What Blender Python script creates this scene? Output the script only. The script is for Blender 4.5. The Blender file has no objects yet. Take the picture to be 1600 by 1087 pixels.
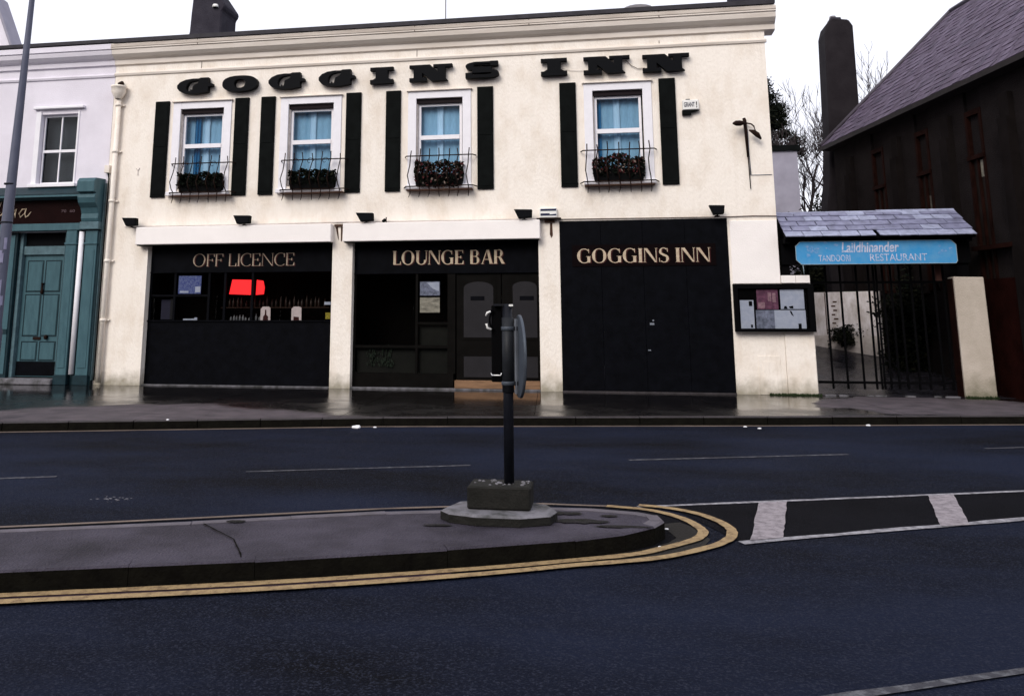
import bpy, bmesh, math, random
from mathutils import Vector, Matrix, noise
rnd = random.Random(7)
R = math.radians
sc = bpy.context.scene
COL = sc.collection

# ------------------------------------------------------------------ camera
cd = bpy.data.cameras.new('camera'); cam = bpy.data.objects.new('camera', cd); COL.objects.link(cam)
cd.sensor_width = 36.0; cd.lens = 29.25; cd.shift_x = 0.0523; cd.shift_y = -0.1733
cd.clip_start = 0.05; cd.clip_end = 2000
cam.location = (10.614, -16.542, 1.40)
cam.rotation_euler = (R(90 + 10.023), 0, R(9.684))
sc.camera = cam

# ------------------------------------------------------------------ light
SUN_EL, SUN_AZ = 34.0, 200.0            # overcast: the brighter side of the sky is behind the viewer
w = bpy.data.worlds.new("World"); sc.world = w; w.use_nodes = True
nt = w.node_tree; nt.nodes.clear()
sky = nt.nodes.new('ShaderNodeTexSky'); sky.sky_type = 'NISHITA'; sky.sun_disc = False
sky.sun_elevation = R(SUN_EL); sky.sun_rotation = R(SUN_AZ); sky.dust_density = 4.0
mx = nt.nodes.new('ShaderNodeMix'); mx.data_type = 'RGBA'; mx.inputs[0].default_value = 0.86
mx.inputs[7].default_value = (8.6, 8.6, 9.4, 1)       # cloud layer over the blue sky
bg = nt.nodes.new('ShaderNodeBackground'); bg.inputs[1].default_value = 0.10
wo = nt.nodes.new('ShaderNodeOutputWorld')
nt.links.new(sky.outputs[0], mx.inputs[6]); nt.links.new(mx.outputs[2], bg.inputs[0]); nt.links.new(bg.outputs[0], wo.inputs[0])
sd = bpy.data.lights.new('sun', 'SUN'); sun = bpy.data.objects.new('sun', sd); COL.objects.link(sun)
sd.energy = 1.35; sd.angle = R(28); sd.color = (1.0, 0.93, 0.84)
a = R(SUN_AZ); el = R(SUN_EL)
sdir = Vector((math.sin(a) * math.cos(el), math.cos(a) * math.cos(el), math.sin(el)))
sun.rotation_euler = sdir.to_track_quat('Z', 'Y').to_euler()
sc.view_settings.view_transform = 'Standard'; sc.view_settings.look = 'None'
sc.view_settings.gamma = 1; sc.view_settings.use_curve_mapping = False
sc.view_settings.exposure = 0.52

# ------------------------------------------------------------------ helpers
def N(t, typ, **kw):
    n = t.nodes.new(typ)
    for k, v in kw.items(): setattr(n, k, v)
    return n
def mat(name, col, rough=0.6, var=0.0, scale=3.0, col2=None, mix=0.5, bump=0.0, bscale=40.0, metal=0.0, spec=0.5,
        emit=None, coat=0.0, stretch=(1, 1, 1), base_stain=None, rvar=0.0, speck=None, streak=None, ramp=None):
    m = bpy.data.materials.new(name); m.use_nodes = True
    t = m.node_tree; b = t.nodes['Principled BSDF']; L = t.links.new
    b.inputs['Roughness'].default_value = rough; b.inputs['Metallic'].default_value = metal
    b.inputs['Specular IOR Level'].default_value = spec*.35; b.inputs['Coat Weight'].default_value = coat
    geo = N(t, 'ShaderNodeNewGeometry'); mp = N(t, 'ShaderNodeMapping'); mp.inputs[3].default_value = stretch
    L(geo.outputs['Position'], mp.inputs[0])
    c = (*col, 1)
    out = None
    if var or col2:
        n1 = N(t, 'ShaderNodeTexNoise'); n1.inputs['Scale'].default_value = scale; n1.inputs['Detail'].default_value = 6; n1.inputs['Roughness'].default_value = 0.62
        L(mp.outputs[0], n1.inputs['Vector'])
        cr = N(t, 'ShaderNodeValToRGB')
        if col2:
            cr.color_ramp.elements[0].position = max(0.0, 0.5 - mix * .5 - .1); cr.color_ramp.elements[1].position = min(1, 0.5 + (1 - mix) * .35)
            if ramp: cr.color_ramp.elements[0].position, cr.color_ramp.elements[1].position = ramp
            cr.color_ramp.elements[0].color = (*col2, 1); cr.color_ramp.elements[1].color = c
        else:
            cr.color_ramp.elements[0].position = .3; cr.color_ramp.elements[1].position = .7
            cr.color_ramp.elements[0].color = tuple(x * (1 - var) for x in col) + (1,)
            cr.color_ramp.elements[1].color = tuple(min(1, x * (1 + var)) for x in col) + (1,)
        L(n1.outputs[0], cr.inputs[0]); out = cr.outputs[0]
    if speck:                                      # fine grain: (scale, colour, threshold)
        n3 = N(t, 'ShaderNodeTexNoise'); n3.inputs['Scale'].default_value = speck[0]; n3.inputs['Detail'].default_value = 3
        L(geo.outputs['Position'], n3.inputs['Vector'])
        r3 = N(t, 'ShaderNodeValToRGB'); r3.color_ramp.elements[0].position = speck[2]; r3.color_ramp.elements[1].position = speck[2] + .2
        L(n3.outputs[0], r3.inputs[0])
        m3 = N(t, 'ShaderNodeMix', data_type='RGBA'); L(r3.outputs[0], m3.inputs[0])
        if out: L(out, m3.inputs[6])
        else: m3.inputs[6].default_value = c
        m3.inputs[7].default_value = (*speck[1], 1); out = m3.outputs[2]
    if streak:                                     # rain streaks: (colour, strength)
        m6 = N(t, 'ShaderNodeMapping'); m6.inputs[3].default_value = (5.5, 5.5, .30); L(geo.outputs['Position'], m6.inputs[0])
        n6 = N(t, 'ShaderNodeTexNoise'); n6.inputs['Scale'].default_value = 1.6; n6.inputs['Detail'].default_value = 6; L(m6.outputs[0], n6.inputs['Vector'])
        r6 = N(t, 'ShaderNodeMapRange'); r6.inputs[1].default_value = .52; r6.inputs[2].default_value = .78; r6.inputs[4].default_value = streak[1]; L(n6.outputs[0], r6.inputs[0])
        x6 = N(t, 'ShaderNodeMix', data_type='RGBA'); L(r6.outputs[0], x6.inputs[0]); L(out, x6.inputs[6]); x6.inputs[7].default_value = (*streak[0], 1); out = x6.outputs[2]
    if base_stain:                                 # damp and dirt rising from the ground: (height, colour)
        sp = N(t, 'ShaderNodeSeparateXYZ'); L(geo.outputs['Position'], sp.inputs[0])
        n4 = N(t, 'ShaderNodeTexNoise'); n4.inputs['Scale'].default_value = 5; n4.inputs['Detail'].default_value = 6
        L(geo.outputs['Position'], n4.inputs['Vector'])
        ma = N(t, 'ShaderNodeMath', operation='MULTIPLY_ADD'); L(n4.outputs[0], ma.inputs[0]); ma.inputs[1].default_value = -base_stain[0] * 2.2; L(sp.outputs[2], ma.inputs[2])
        mr = N(t, 'ShaderNodeMapRange'); mr.inputs[1].default_value = -base_stain[0] * 1.1; mr.inputs[2].default_value = base_stain[0] * .4
        mr.inputs[3].default_value = 0.75; mr.inputs[4].default_value = 0.0
        L(ma.outputs[0], mr.inputs[0])
        m4 = N(t, 'ShaderNodeMix', data_type='RGBA'); L(mr.outputs[0], m4.inputs[0])
        if out: L(out, m4.inputs[6])
        else: m4.inputs[6].default_value = c
        m4.inputs[7].default_value = (*base_stain[1], 1); out = m4.outputs[2]
    if out: L(out, b.inputs['Base Color'])
    else: b.inputs['Base Color'].default_value = c
    if rvar:
        n5 = N(t, 'ShaderNodeTexNoise'); n5.inputs['Scale'].default_value = 2.5; n5.inputs['Detail'].default_value = 5
        L(geo.outputs['Position'], n5.inputs['Vector'])
        mr5 = N(t, 'ShaderNodeMapRange'); mr5.inputs[1].default_value = .3; mr5.inputs[2].default_value = .7
        mr5.inputs[3].default_value = max(.03, rough - rvar); mr5.inputs[4].default_value = min(1, rough + rvar)
        L(n5.outputs[0], mr5.inputs[0]); L(mr5.outputs[0], b.inputs['Roughness'])
    if bump:
        n2 = N(t, 'ShaderNodeTexNoise'); n2.inputs['Scale'].default_value = bscale; n2.inputs['Detail'].default_value = 4
        L(mp.outputs[0], n2.inputs['Vector'])
        bp = N(t, 'ShaderNodeBump'); bp.inputs['Strength'].default_value = bump; bp.inputs['Distance'].default_value = 0.02
        L(n2.outputs[0], bp.inputs['Height']); L(bp.outputs[0], b.inputs['Normal'])
    if emit:
        b.inputs['Emission Color'].default_value = (*emit[0], 1); b.inputs['Emission Strength'].default_value = emit[1]
    return m
def glass(name, tint=(1, 1, 1), ior=1.45, rough=0.0, body=None):
    m = bpy.data.materials.new(name); m.use_nodes = True; t = m.node_tree; t.nodes.clear(); L = t.links.new
    o = N(t, 'ShaderNodeOutputMaterial'); mixs = N(t, 'ShaderNodeMixShader'); fr = N(t, 'ShaderNodeFresnel'); fr.inputs[0].default_value = ior
    tr = N(t, 'ShaderNodeBsdfTransparent'); tr.inputs[0].default_value = (*tint, 1)
    gl = N(t, 'ShaderNodeBsdfGlossy'); gl.inputs['Roughness'].default_value = rough
    L(fr.outputs[0], mixs.inputs[0]); L(tr.outputs[0], mixs.inputs[1]); L(gl.outputs[0], mixs.inputs[2]); L(mixs.outputs[0], o.inputs[0])
    return m

class MB:
    """collects faces in world metres, then links them as one mesh object"""
    def __init__(s): s.v = []; s.f = []; s.mi = []; s.sm = []; s.cur = 0
    def poly(s, pts, smooth=False):
        k = len(s.v); s.v += [tuple(p) for p in pts]; s.f.append(tuple(range(k, k + len(pts)))); s.mi.append(s.cur); s.sm.append(smooth); return s
    def box(s, x0, x1, y0, y1, z0, z1):
        if x0 > x1: x0, x1 = x1, x0
        if y0 > y1: y0, y1 = y1, y0
        if z0 > z1: z0, z1 = z1, z0
        k = len(s.v); s.v += [(x0,y0,z0),(x1,y0,z0),(x1,y1,z0),(x0,y1,z0),(x0,y0,z1),(x1,y0,z1),(x1,y1,z1),(x0,y1,z1)]
        for q in ((0,3,2,1),(4,5,6,7),(0,1,5,4),(1,2,6,5),(2,3,7,6),(3,0,4,7)): s.f.append(tuple(k+i for i in q)); s.mi.append(s.cur); s.sm.append(False)
        return s
    def prism(s, pts, axis, a, b):
        """closed outline (2-D) pushed between a and b along axis: 'y' -> pts are (x,z); 'z' -> (x,y); 'x' -> (y,z)"""
        def P(p, h): return (p[0], h, p[1]) if axis == 'y' else ((p[0], p[1], h) if axis == 'z' else (h, p[0], p[1]))
        n = len(pts); k = len(s.v); s.v += [P(p, a) for p in pts] + [P(p, b) for p in pts]
        s.f.append(tuple(range(k, k+n))); s.f.append(tuple(range(k+2*n-1, k+n-1, -1))); s.mi += [s.cur]*2; s.sm += [False]*2
        for i in range(n):
            j = (i+1) % n; s.f.append((k+i, k+n+i, k+n+j, k+j)); s.mi.append(s.cur); s.sm.append(False)
        return s
    def tube(s, pts, rad, sides=8, cap=True):
        pts = [Vector(p) for p in pts]; n = len(pts)
        rad = rad if isinstance(rad, (list, tuple)) else [rad]*n
        k = len(s.v); ref = Vector((0,0,1))
        for i, p in enumerate(pts):
            d = (pts[min(i+1,n-1)] - pts[max(i-1,0)]).normalized()
            if abs(d.dot(ref)) > .95: u = d.cross(Vector((0,1,0))).normalized()
            else: u = d.cross(ref).normalized()
            q = d.cross(u)
            for j in range(sides):
                t = 2*math.pi*j/sides; s.v.append(tuple(p + (u*math.cos(t) + q*math.sin(t))*rad[i]))
        for i in range(n-1):
            for j in range(sides):
                j2 = (j+1) % sides; s.f.append((k+i*sides+j, k+i*sides+j2, k+(i+1)*sides+j2, k+(i+1)*sides+j)); s.mi.append(s.cur); s.sm.append(sides > 4)
        if cap:
            s.f.append(tuple(k+j for j in range(sides-1,-1,-1))); s.f.append(tuple(k+(n-1)*sides+j for j in range(sides))); s.mi += [s.cur]*2; s.sm += [False]*2
        return s
    def lathe(s, prof, c, sides=16):
        """profile of (r,z) round the vertical through c"""
        k = len(s.v); n = len(prof)
        for r, z in prof:
            for j in range(sides):
                t = 2*math.pi*j/sides; s.v.append((c[0]+r*math.cos(t), c[1]+r*math.sin(t), z))
        for i in range(n-1):
            for j in range(sides):
                j2 = (j+1) % sides; s.f.append((k+i*sides+j, k+i*sides+j2, k+(i+1)*sides+j2, k+(i+1)*sides+j)); s.mi.append(s.cur); s.sm.append(True)
        s.f.append(tuple(k+(n-1)*sides+j for j in range(sides))); s.mi.append(s.cur); s.sm.append(False)
        return s
    def build(s, name, mats, parent=None, bevel=0.0, merge=False):
        me = bpy.data.meshes.new(name); off = Vector((0,0,0)); p = parent
        while p: off += p.location; p = p.parent
        me.from_pydata([(v[0]-off.x, v[1]-off.y, v[2]-off.z) for v in s.v], [], s.f)
        mats = mats if isinstance(mats, (list, tuple)) else [mats]
        for m in mats: me.materials.append(m)
        me.polygons.foreach_set('material_index', s.mi); me.polygons.foreach_set('use_smooth', s.sm)
        me.update()
        bm = bmesh.new(); bm.from_mesh(me)
        if merge: bmesh.ops.remove_doubles(bm, verts=bm.verts, dist=1e-5)
        bmesh.ops.recalc_face_normals(bm, faces=bm.faces)
        if bevel:
            ed = [e for e in bm.edges if len(e.link_faces) == 2 and e.calc_face_angle(0) > .6]
            bmesh.ops.bevel(bm, geom=ed, offset=bevel, segments=1, affect='EDGES', clamp_overlap=True)
        bm.to_mesh(me); bm.free()
        o = bpy.data.objects.new(name, me); COL.objects.link(o); o.parent = parent
        return o
def tag(o, label=None, cat=None, group=None, kind=None):
    if label: o['label'] = label
    if cat: o['category'] = cat
    if group: o['group'] = group
    if kind: o['kind'] = kind
    return o
def empty(name, loc, label=None, cat=None, group=None, kind=None):
    o = bpy.data.objects.new(name, None); o.location = loc; o.empty_display_size = .2; COL.objects.link(o)
    return tag(o, label, cat, group, kind)
def box(name, m, dims, parent=None, bevel=0.0): return MB().box(*dims).build(name, m, parent, bevel)
def copy_tree(o, parent=None, loc=None):
    c = o.copy(); COL.objects.link(c); c.parent = parent
    if loc is not None: c.location = loc
    for ch in [x for x in bpy.data.objects if x.parent == o and x != c]: copy_tree(ch, c)
    return c
def wall_grid(mb, x0, x1, z0, z1, y, holes, depth, thick=.3):
    """front sheet at y with openings; reveals go back by depth"""
    xs = sorted({x0, x1, *[h[0] for h in holes], *[h[1] for h in holes]}); zs = sorted({z0, z1, *[h[2] for h in holes], *[h[3] for h in holes]})
    for i in range(len(xs)-1):
        for j in range(len(zs)-1):
            cx, cz = (xs[i]+xs[i+1])/2, (zs[j]+zs[j+1])/2
            if any(h[0] < cx < h[1] and h[2] < cz < h[3] for h in holes): continue
            mb.poly([(xs[i],y,zs[j]),(xs[i+1],y,zs[j]),(xs[i+1],y,zs[j+1]),(xs[i],y,zs[j+1])])
    for a0, a1, b0, b1 in holes:
        yb = y + depth
        mb.poly([(a0,y,b0),(a0,yb,b0),(a0,yb,b1),(a0,y,b1)]); mb.poly([(a1,y,b0),(a1,y,b1),(a1,yb,b1),(a1,yb,b0)])
        mb.poly([(a0,y,b1),(a0,yb,b1),(a1,yb,b1),(a1,y,b1)])
        if b0 > z0 + 1e-6: mb.poly([(a0,y,b0),(a1,y,b0),(a1,yb,b0),(a0,yb,b0)])

# ------------------------------------------------------------------ materials
M = {}
M['cream'] = mat('cream_masonry_paint', (.88,.82,.75), .75, col2=(.76,.68,.59), ramp=(.30,.54), scale=2.1, stretch=(1,1,.55), bump=.55, bscale=24, base_stain=(.22,(.17,.15,.09)), spec=.25, streak=((.50,.43,.35), .12))
M['cream2'] = mat('pale_masonry_paint', (.90,.86,.84), .7, var=.03, scale=2.5, bump=.25, bscale=60, base_stain=(.20,(.18,.16,.10)), spec=.25)
M['cornice'] = mat('weathered_cornice_paint', (.62,.56,.50), .8, col2=(.34,.29,.25), mix=.45, scale=3.5, bump=.3, bscale=30, stretch=(.35,1,2.5), spec=.2)
M['cornice_w'] = mat('clean_cornice_paint', (.85,.79,.73), .75, col2=(.62,.55,.48), mix=.35, scale=2.5, stretch=(.35,1,2.5), spec=.2)
M['lilac'] = mat('white_house_paint', (.78,.75,.83), .75, col2=(.66,.63,.70), mix=.35, scale=1.5, bump=.3, bscale=50, spec=.2)
M['white'] = mat('white_gloss_paint', (.80,.79,.84), .5, var=.04, scale=6)
M['reveal'] = mat('old_white_paint', (.62,.58,.57), .7, col2=(.38,.33,.31), mix=.4, scale=7)
M['black'] = mat('black_gloss_paint', (.0022,.0025,.0040), .5, var=.4, scale=5, spec=.10, bump=.05, bscale=8)
M['shutter'] = mat('black_shutter_paint', (.0040,.0050,.0050), .6, var=.35, scale=6, spec=.08)
M['letter'] = mat('black_letter_paint', (.0040,.0045,.0060), .5, spec=.12)
M['iron'] = mat('black_iron', (.006,.005,.007), .6, col2=(.03,.014,.008), mix=.3, scale=25, spec=.12)
M['rust'] = mat('rusty_iron', (.06,.03,.02), .8, var=.4, scale=20)
M['gold'] = mat('cream_sign_paint', (.58,.48,.36), .6, col2=(.32,.24,.16), mix=.4, scale=14)
M['gold2'] = mat('dim_sign_paint', (.46,.37,.29), .6, col2=(.2,.15,.11), mix=.45, scale=9)
M['maroon'] = mat('maroon_sign_paint', (.045,.008,.008), .55, var=.3, scale=10)
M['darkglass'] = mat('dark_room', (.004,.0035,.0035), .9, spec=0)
M['pane'] = glass('window_glass', (.93,.97,1), 1.22)
M['pane2'] = glass('shop_glass', (.75,.77,.77), 1.16)
M['curtain'] = mat('blue_net_curtain', (.20,.36,.50), .9, var=.12, scale=12, stretch=(6,1,.6), spec=.1)
M['curtain_dark'] = mat('deep_blue_curtain', (.02,.13,.28), .9, var=.2, scale=10, stretch=(6,1,.6), spec=.1)
M['curtain_pale'] = mat('pale_blue_curtain', (.36,.54,.70), .9, var=.1, scale=10, stretch=(6,1,.6), spec=.1)
M['teal'] = mat('teal_gloss_paint', (.060,.128,.152), .42, col2=(.036,.082,.102), mix=.4, scale=4, stretch=(3,3,.7), bump=.1, bscale=30, base_stain=(.10,(.015,.03,.035)))
M['teal_d'] = mat('dark_teal_paint', (.008,.024,.032), .5, var=.3, scale=6)
M['teal_l'] = mat('worn_pale_teal_paint', (.085,.145,.17), .5, var=.25, scale=8)
M['fascia'] = mat('brown_fascia_paint', (.0085,.0022,.0022), .5, var=.25, scale=5, spec=.1)
M['slate'] = mat('roof_slate', (.030,.028,.035), .6, var=.3, scale=6)
M['canopy_slate'] = mat('wet_blue_slate', (.185,.19,.285), .45, var=.35, scale=7, bump=.3, bscale=30)
M['canopy_slate2'] = mat('pale_blue_slate', (.29,.31,.43), .45, var=.3, scale=9, bump=.3, bscale=30)
M['church_slate'] = mat('lilac_slate', (.120,.092,.140), .8, col2=(.038,.028,.042), mix=.47, scale=2.6, bump=.3, bscale=25)
M['church_slate2'] = mat('purple_slate', (.150,.118,.175), .75, col2=(.058,.045,.070), mix=.4, scale=4)
M['roughcast'] = mat('dark_roughcast', (.0175,.0145,.0150), .85, col2=(.008,.0065,.0065), mix=.4, scale=2.2, bump=.7, bscale=45, spec=.06)
M['brownwood'] = mat('dark_brown_woodwork', (.012,.0042,.0032), .7, var=.5, scale=5, spec=.08)
M['redwall'] = mat('dark_red_wall_paint', (.011,.0028,.0022), .8, var=.4, scale=3, bump=.4, bscale=40, spec=.05)
M['stack'] = mat('sooty_render', (.024,.021,.024), .85, col2=(.011,.009,.011), mix=.4, scale=1.8, bump=.5, bscale=30, spec=.15)
M['stack2'] = mat('grey_render', (.050,.047,.060), .85, col2=(.020,.018,.026), mix=.4, scale=2.0, bump=.5, bscale=30, spec=.15)
M['greywall'] = mat('pale_grey_render', (.29,.28,.34), .85, var=.12, scale=2)
M['bar'] = mat('black_gate_paint', (.0025,.0025,.003), .6, spec=.05)
M['sign_blue'] = mat('faded_blue_sign', (.020,.26,.58), .55, col2=(.12,.32,.55), mix=.36, scale=4.5, bump=.05)
M['sign_white'] = mat('faded_white_lettering', (.52,.54,.68), .6, col2=(.14,.32,.56), ramp=(.34,.54), scale=14)
M['paper'] = mat('white_paper', (.62,.64,.76), .7, col2=(.42,.46,.62), mix=.35, scale=9)
M['paper_w'] = mat('warm_white_card', (.72,.60,.60), .7, var=.1, scale=12)
M['pink'] = mat('magenta_print', (.25,.10,.17), .7, col2=(.03,.01,.03), mix=.5, scale=16)
M['bluep'] = mat('blue_print', (.05,.07,.28), .7, col2=(.30,.34,.50), mix=.55, scale=28)
M['photo'] = mat('grey_blue_print', (.34,.36,.50), .7, col2=(.02,.025,.03), mix=.5, scale=14)
M['red_lit'] = mat('lit_red_panel', (.6,.02,.02), .6, emit=((1,.02,.025), 1.0))
M['yellow_card'] = mat('yellow_card', (.5,.4,.05), .7, col2=(.05,.04,.02), mix=.5, scale=22)
M['etched'] = mat('etched_grey_panel', (.0125,.0118,.0145), .5, var=.15, scale=4)
M['wood'] = mat('worn_timber_step', (.20,.115,.065), .7, var=.35, scale=5, stretch=(.5,4,4), bump=.2)
M['galv'] = mat('galvanised_post', (.12,.13,.18), .55, col2=(.075,.08,.12), mix=.4, scale=6, stretch=(1,1,.4), metal=.2)
M['post_bill'] = mat('torn_pale_paper', (.30,.29,.42), .8, col2=(.12,.12,.20), mix=.5, scale=9)
M['poledark'] = mat('dark_post_paint', (.006,.007,.011), .45, var=.4, scale=10)
M['polegrey'] = mat('grey_sign_back', (.062,.074,.094), .5, var=.2, scale=8, metal=.2)
M['greych'] = mat('grey_sign_channel', (.19,.21,.25), .5, var=.2, scale=8, metal=.3)
M['chrome'] = mat('bright_steel', (.75,.75,.75), .3, metal=.6)
M['whitebit'] = mat('white_plastic', (.78,.78,.76), .5)
M['concrete'] = mat('mossy_concrete', (.017,.0165,.0145), .8, col2=(.006,.006,.005), mix=.5, scale=9, bump=.5, bscale=30)
M['conc_l'] = mat('pale_concrete', (.17,.165,.185), .75, col2=(.045,.046,.044), ramp=(.35,.60), scale=6, bump=.4, bscale=40)
M['kerbtop'] = mat('granite_kerb', (.040,.035,.038), .6, var=.3, scale=8, bump=.3, bscale=50)
M['kerbface'] = mat('dark_kerb_face', (.0045,.0040,.0036), .7, col2=(.010,.0095,.007), mix=.5, scale=9, bump=.4, bscale=40, spec=.05)  # near-black tone for kerb faces; the tops use a greyer one
M['leaf1'] = mat('dark_leaf', (.0055,.0075,.0055), .7, spec=.06); M['leaf2'] = mat('olive_leaf', (.014,.015,.009), .7, spec=.06)
M['leaf3'] = mat('red_leaf', (.085,.022,.024), .7, spec=.2); M['leaf4'] = mat('pale_bloom', (.20,.15,.13), .8, spec=.2)
M['bark'] = mat('grey_bark', (.035,.028,.030), .9, var=.3, scale=8)
M['lead'] = mat('weathered_lead', (.16,.15,.16), .6, var=.2, scale=5)
M['bin'] = mat('black_plastic', (.003,.003,.0035), .6, spec=.08)
M['litter'] = mat('white_litter', (.75,.75,.78), .7)
M['brick'] = mat('dull_brick', (.10,.045,.035), .85, var=.3, scale=5, bump=.3)
def asphalt():
    m = mat('damp_asphalt', (.0090,.0130,.0300), .75, col2=(.0020,.0021,.0036), ramp=(.36,.62), scale=.42, stretch=(.6,1.3,1), bump=1.0, bscale=85, spec=.15, speck=(88,(.0270,.0315,.0510),.51))
    return m
M['asphalt'] = asphalt()
M['asphalt2'] = mat('newer_black_asphalt', (.0048,.0048,.0068), .8, var=.4, scale=1.2, bump=.8, bscale=90, spec=.12, speck=(70,(.014,.014,.02),.58))
def paint(name, col, dirt, worn=.45):
    return mat(name, col, .65, col2=dirt, ramp=(worn-.12, worn+.13), scale=16, bump=.4, bscale=120, spec=.3, speck=(60, tuple(x*.35 for x in dirt), .60))
M['yellow'] = paint('yellow_road_paint', (.33,.235,.125), (.15,.10,.06), .42)
M['whiteline'] = paint('white_road_paint', (.34,.33,.36), (.15,.145,.16), .5)
M['whitebar'] = paint('worn_white_bar_paint', (.30,.27,.29), (.17,.15,.165), .45)
M['thinline'] = paint('worn_thin_road_paint', (.16,.165,.18), (.05,.05,.06), .6)
M['channel'] = mat('worn_channel_line', (.19,.145,.12), .7, col2=(.05,.04,.035), mix=.45, scale=2.0, speck=(50,(.03,.03,.03),.6))
M['island'] = mat('island_concrete', (.062,.055,.074), .6, col2=(.024,.021,.028), ramp=(.33,.60), scale=1.5, bump=.9, bscale=60, speck=(45,(.040,.036,.054),.56), spec=.3)
def wet_pavement():
    m = bpy.data.materials.new('wet_pavement_concrete'); m.use_nodes = True; t = m.node_tree; L = t.links.new; b = t.nodes['Principled BSDF']
    geo = N(t,'ShaderNodeNewGeometry'); sp = N(t,'ShaderNodeSeparateXYZ'); L(geo.outputs['Position'], sp.inputs[0])
    def math_(op, a, b_=None, c=None):
        n = N(t,'ShaderNodeMath', operation=op)
        for i, v in enumerate((a, b_, c)):
            if v is None: continue
            if isinstance(v, (int, float)): n.inputs[i].default_value = v
            else: L(v, n.inputs[i])
        return n.outputs[0]
    X, Y = sp.outputs[0], sp.outputs[1]
    n1 = N(t,'ShaderNodeTexNoise'); n1.inputs['Scale'].default_value = 1.1; n1.inputs['Detail'].default_value = 6; L(geo.outputs['Position'], n1.inputs['Vector'])
    nn = math_('SUBTRACT', n1.outputs[0], .5)
    # drier patch left of the middle, tapering along the kerb
    d = math_('MULTIPLY_ADD', X, -.30, math_('ADD', Y, 6.85))
    v1 = math_('ADD', math_('DIVIDE', d, 2.55), math_('DIVIDE', math_('MAXIMUM', math_('SUBTRACT', X, 3.9), 0), 3.6))
    v1 = math_('ADD', v1, math_('MULTIPLY', math_('MAXIMUM', math_('SUBTRACT', 3.2, X), 0), .18))
    v1 = math_('ADD', v1, math_('MULTIPLY', nn, .5))
    dx = math_('DIVIDE', math_('SUBTRACT', X, 15.9), 1.9); dy = math_('DIVIDE', math_('SUBTRACT', Y, -1.6), 1.5)
    v2 = math_('ADD', math_('ADD', math_('MULTIPLY', dx, dx), math_('MULTIPLY', dy, dy)), math_('MULTIPLY', nn, 1.6))
    v = math_('MINIMUM', v1, v2)
    mr = N(t,'ShaderNodeMapRange'); mr.inputs[1].default_value = .88; mr.inputs[2].default_value = 1.04; L(v, mr.inputs[0])     # 0 dry .. 1 wet
    wet = mr.outputs[0]
    n2 = N(t,'ShaderNodeTexNoise'); n2.inputs['Scale'].default_value = 3; n2.inputs['Detail'].default_value = 7; L(geo.outputs['Position'], n2.inputs['Vector'])
    cr = N(t,'ShaderNodeValToRGB'); cr.color_ramp.elements[0].position = .32; cr.color_ramp.elements[1].position = .68
    cr.color_ramp.elements[0].color = (.032,.025,.031,1); cr.color_ramp.elements[1].color = (.080,.063,.074,1); L(n2.outputs[0], cr.inputs[0])
    mx_ = N(t,'ShaderNodeMix', data_type='RGBA'); L(wet, mx_.inputs[0]); L(cr.outputs[0], mx_.inputs[6])
    cr2 = N(t,'ShaderNodeValToRGB'); cr2.color_ramp.elements[0].position = .3; cr2.color_ramp.elements[1].position = .75
    cr2.color_ramp.elements[0].color = (.0035,.003,.003,1); cr2.color_ramp.elements[1].color = (.010,.0085,.009,1); L(n2.outputs[0], cr2.inputs[0])
    L(cr2.outputs[0], mx_.inputs[7]); L(mx_.outputs[2], b.inputs['Base Color'])
    # film of water: rough patches break the mirror
    n3 = N(t,'ShaderNodeTexNoise'); n3.inputs['Scale'].default_value = 1.6; n3.inputs['Detail'].default_value = 5; L(geo.outputs['Position'], n3.inputs['Vector'])
    r3 = N(t,'ShaderNodeMapRange'); r3.inputs[1].default_value = .42; r3.inputs[2].default_value = .62; r3.inputs[3].default_value = .03; r3.inputs[4].default_value = .15; L(n3.outputs[0], r3.inputs[0])
    yb = N(t,'ShaderNodeMapRange'); yb.inputs[1].default_value = -1.6; yb.inputs[2].default_value = -3.2; yb.inputs[3].default_value = 0; yb.inputs[4].default_value = .22; L(Y, yb.inputs[0])
    rw = math_('ADD', r3.outputs[0], yb.outputs[0])
    ro = N(t,'ShaderNodeMix', data_type='FLOAT'); L(wet, ro.inputs[0]); ro.inputs[2].default_value = .75; L(rw, ro.inputs[3]); L(ro.outputs[0], b.inputs['Roughness'])
    n4 = N(t,'ShaderNodeTexNoise'); n4.inputs['Scale'].default_value = 50; n4.inputs['Detail'].default_value = 3; L(geo.outputs['Position'], n4.inputs['Vector'])
    bp = N(t,'ShaderNodeBump'); bp.inputs['Distance'].default_value = .02
    st = math_('MULTIPLY_ADD', wet, -.23, .25); L(st, bp.inputs['Strength']); L(n4.outputs[0], bp.inputs['Height']); L(bp.outputs[0], b.inputs['Normal'])
    return m
M['pavement'] = wet_pavement()

# ------------------------------------------------------------------ ground, road, kerbs
ROAD = -0.12
g = MB().poly([(-400,-400,-.30),(400,-400,-.30),(400,400,-.30),(-400,400,-.30)]).build('ground', M['asphalt2']); tag(g, kind='structure')
def road_edge(x): return kerb_y(x)
KP = [(-40,-17.8),(-12,-10.2),(2.56,-6.06),(7.49,-4.62),(12.9,-3.62),(16.6,-2.85),(26,-.9),(60,6)]
def kerb_y(x):
    for (a, ya), (b, yb) in zip(KP, KP[1:]):
        if a <= x <= b: return ya + (yb-ya)*(x-a)/(b-a)
    return KP[-1][1]
r = MB().poly([(-80,-60,ROAD),(100,-60,ROAD),(100,12,ROAD),(60,6,ROAD),(26,-.9,ROAD),(16.6,-2.85,ROAD),(12.9,-3.62,ROAD),(7.49,-4.62,ROAD),(2.56,-6.06,ROAD),(-12,-10.2,ROAD),(-40,-17.8,ROAD),(-80,-28,ROAD)]).build('road', M['asphalt']); tag(r, kind='structure')
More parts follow.
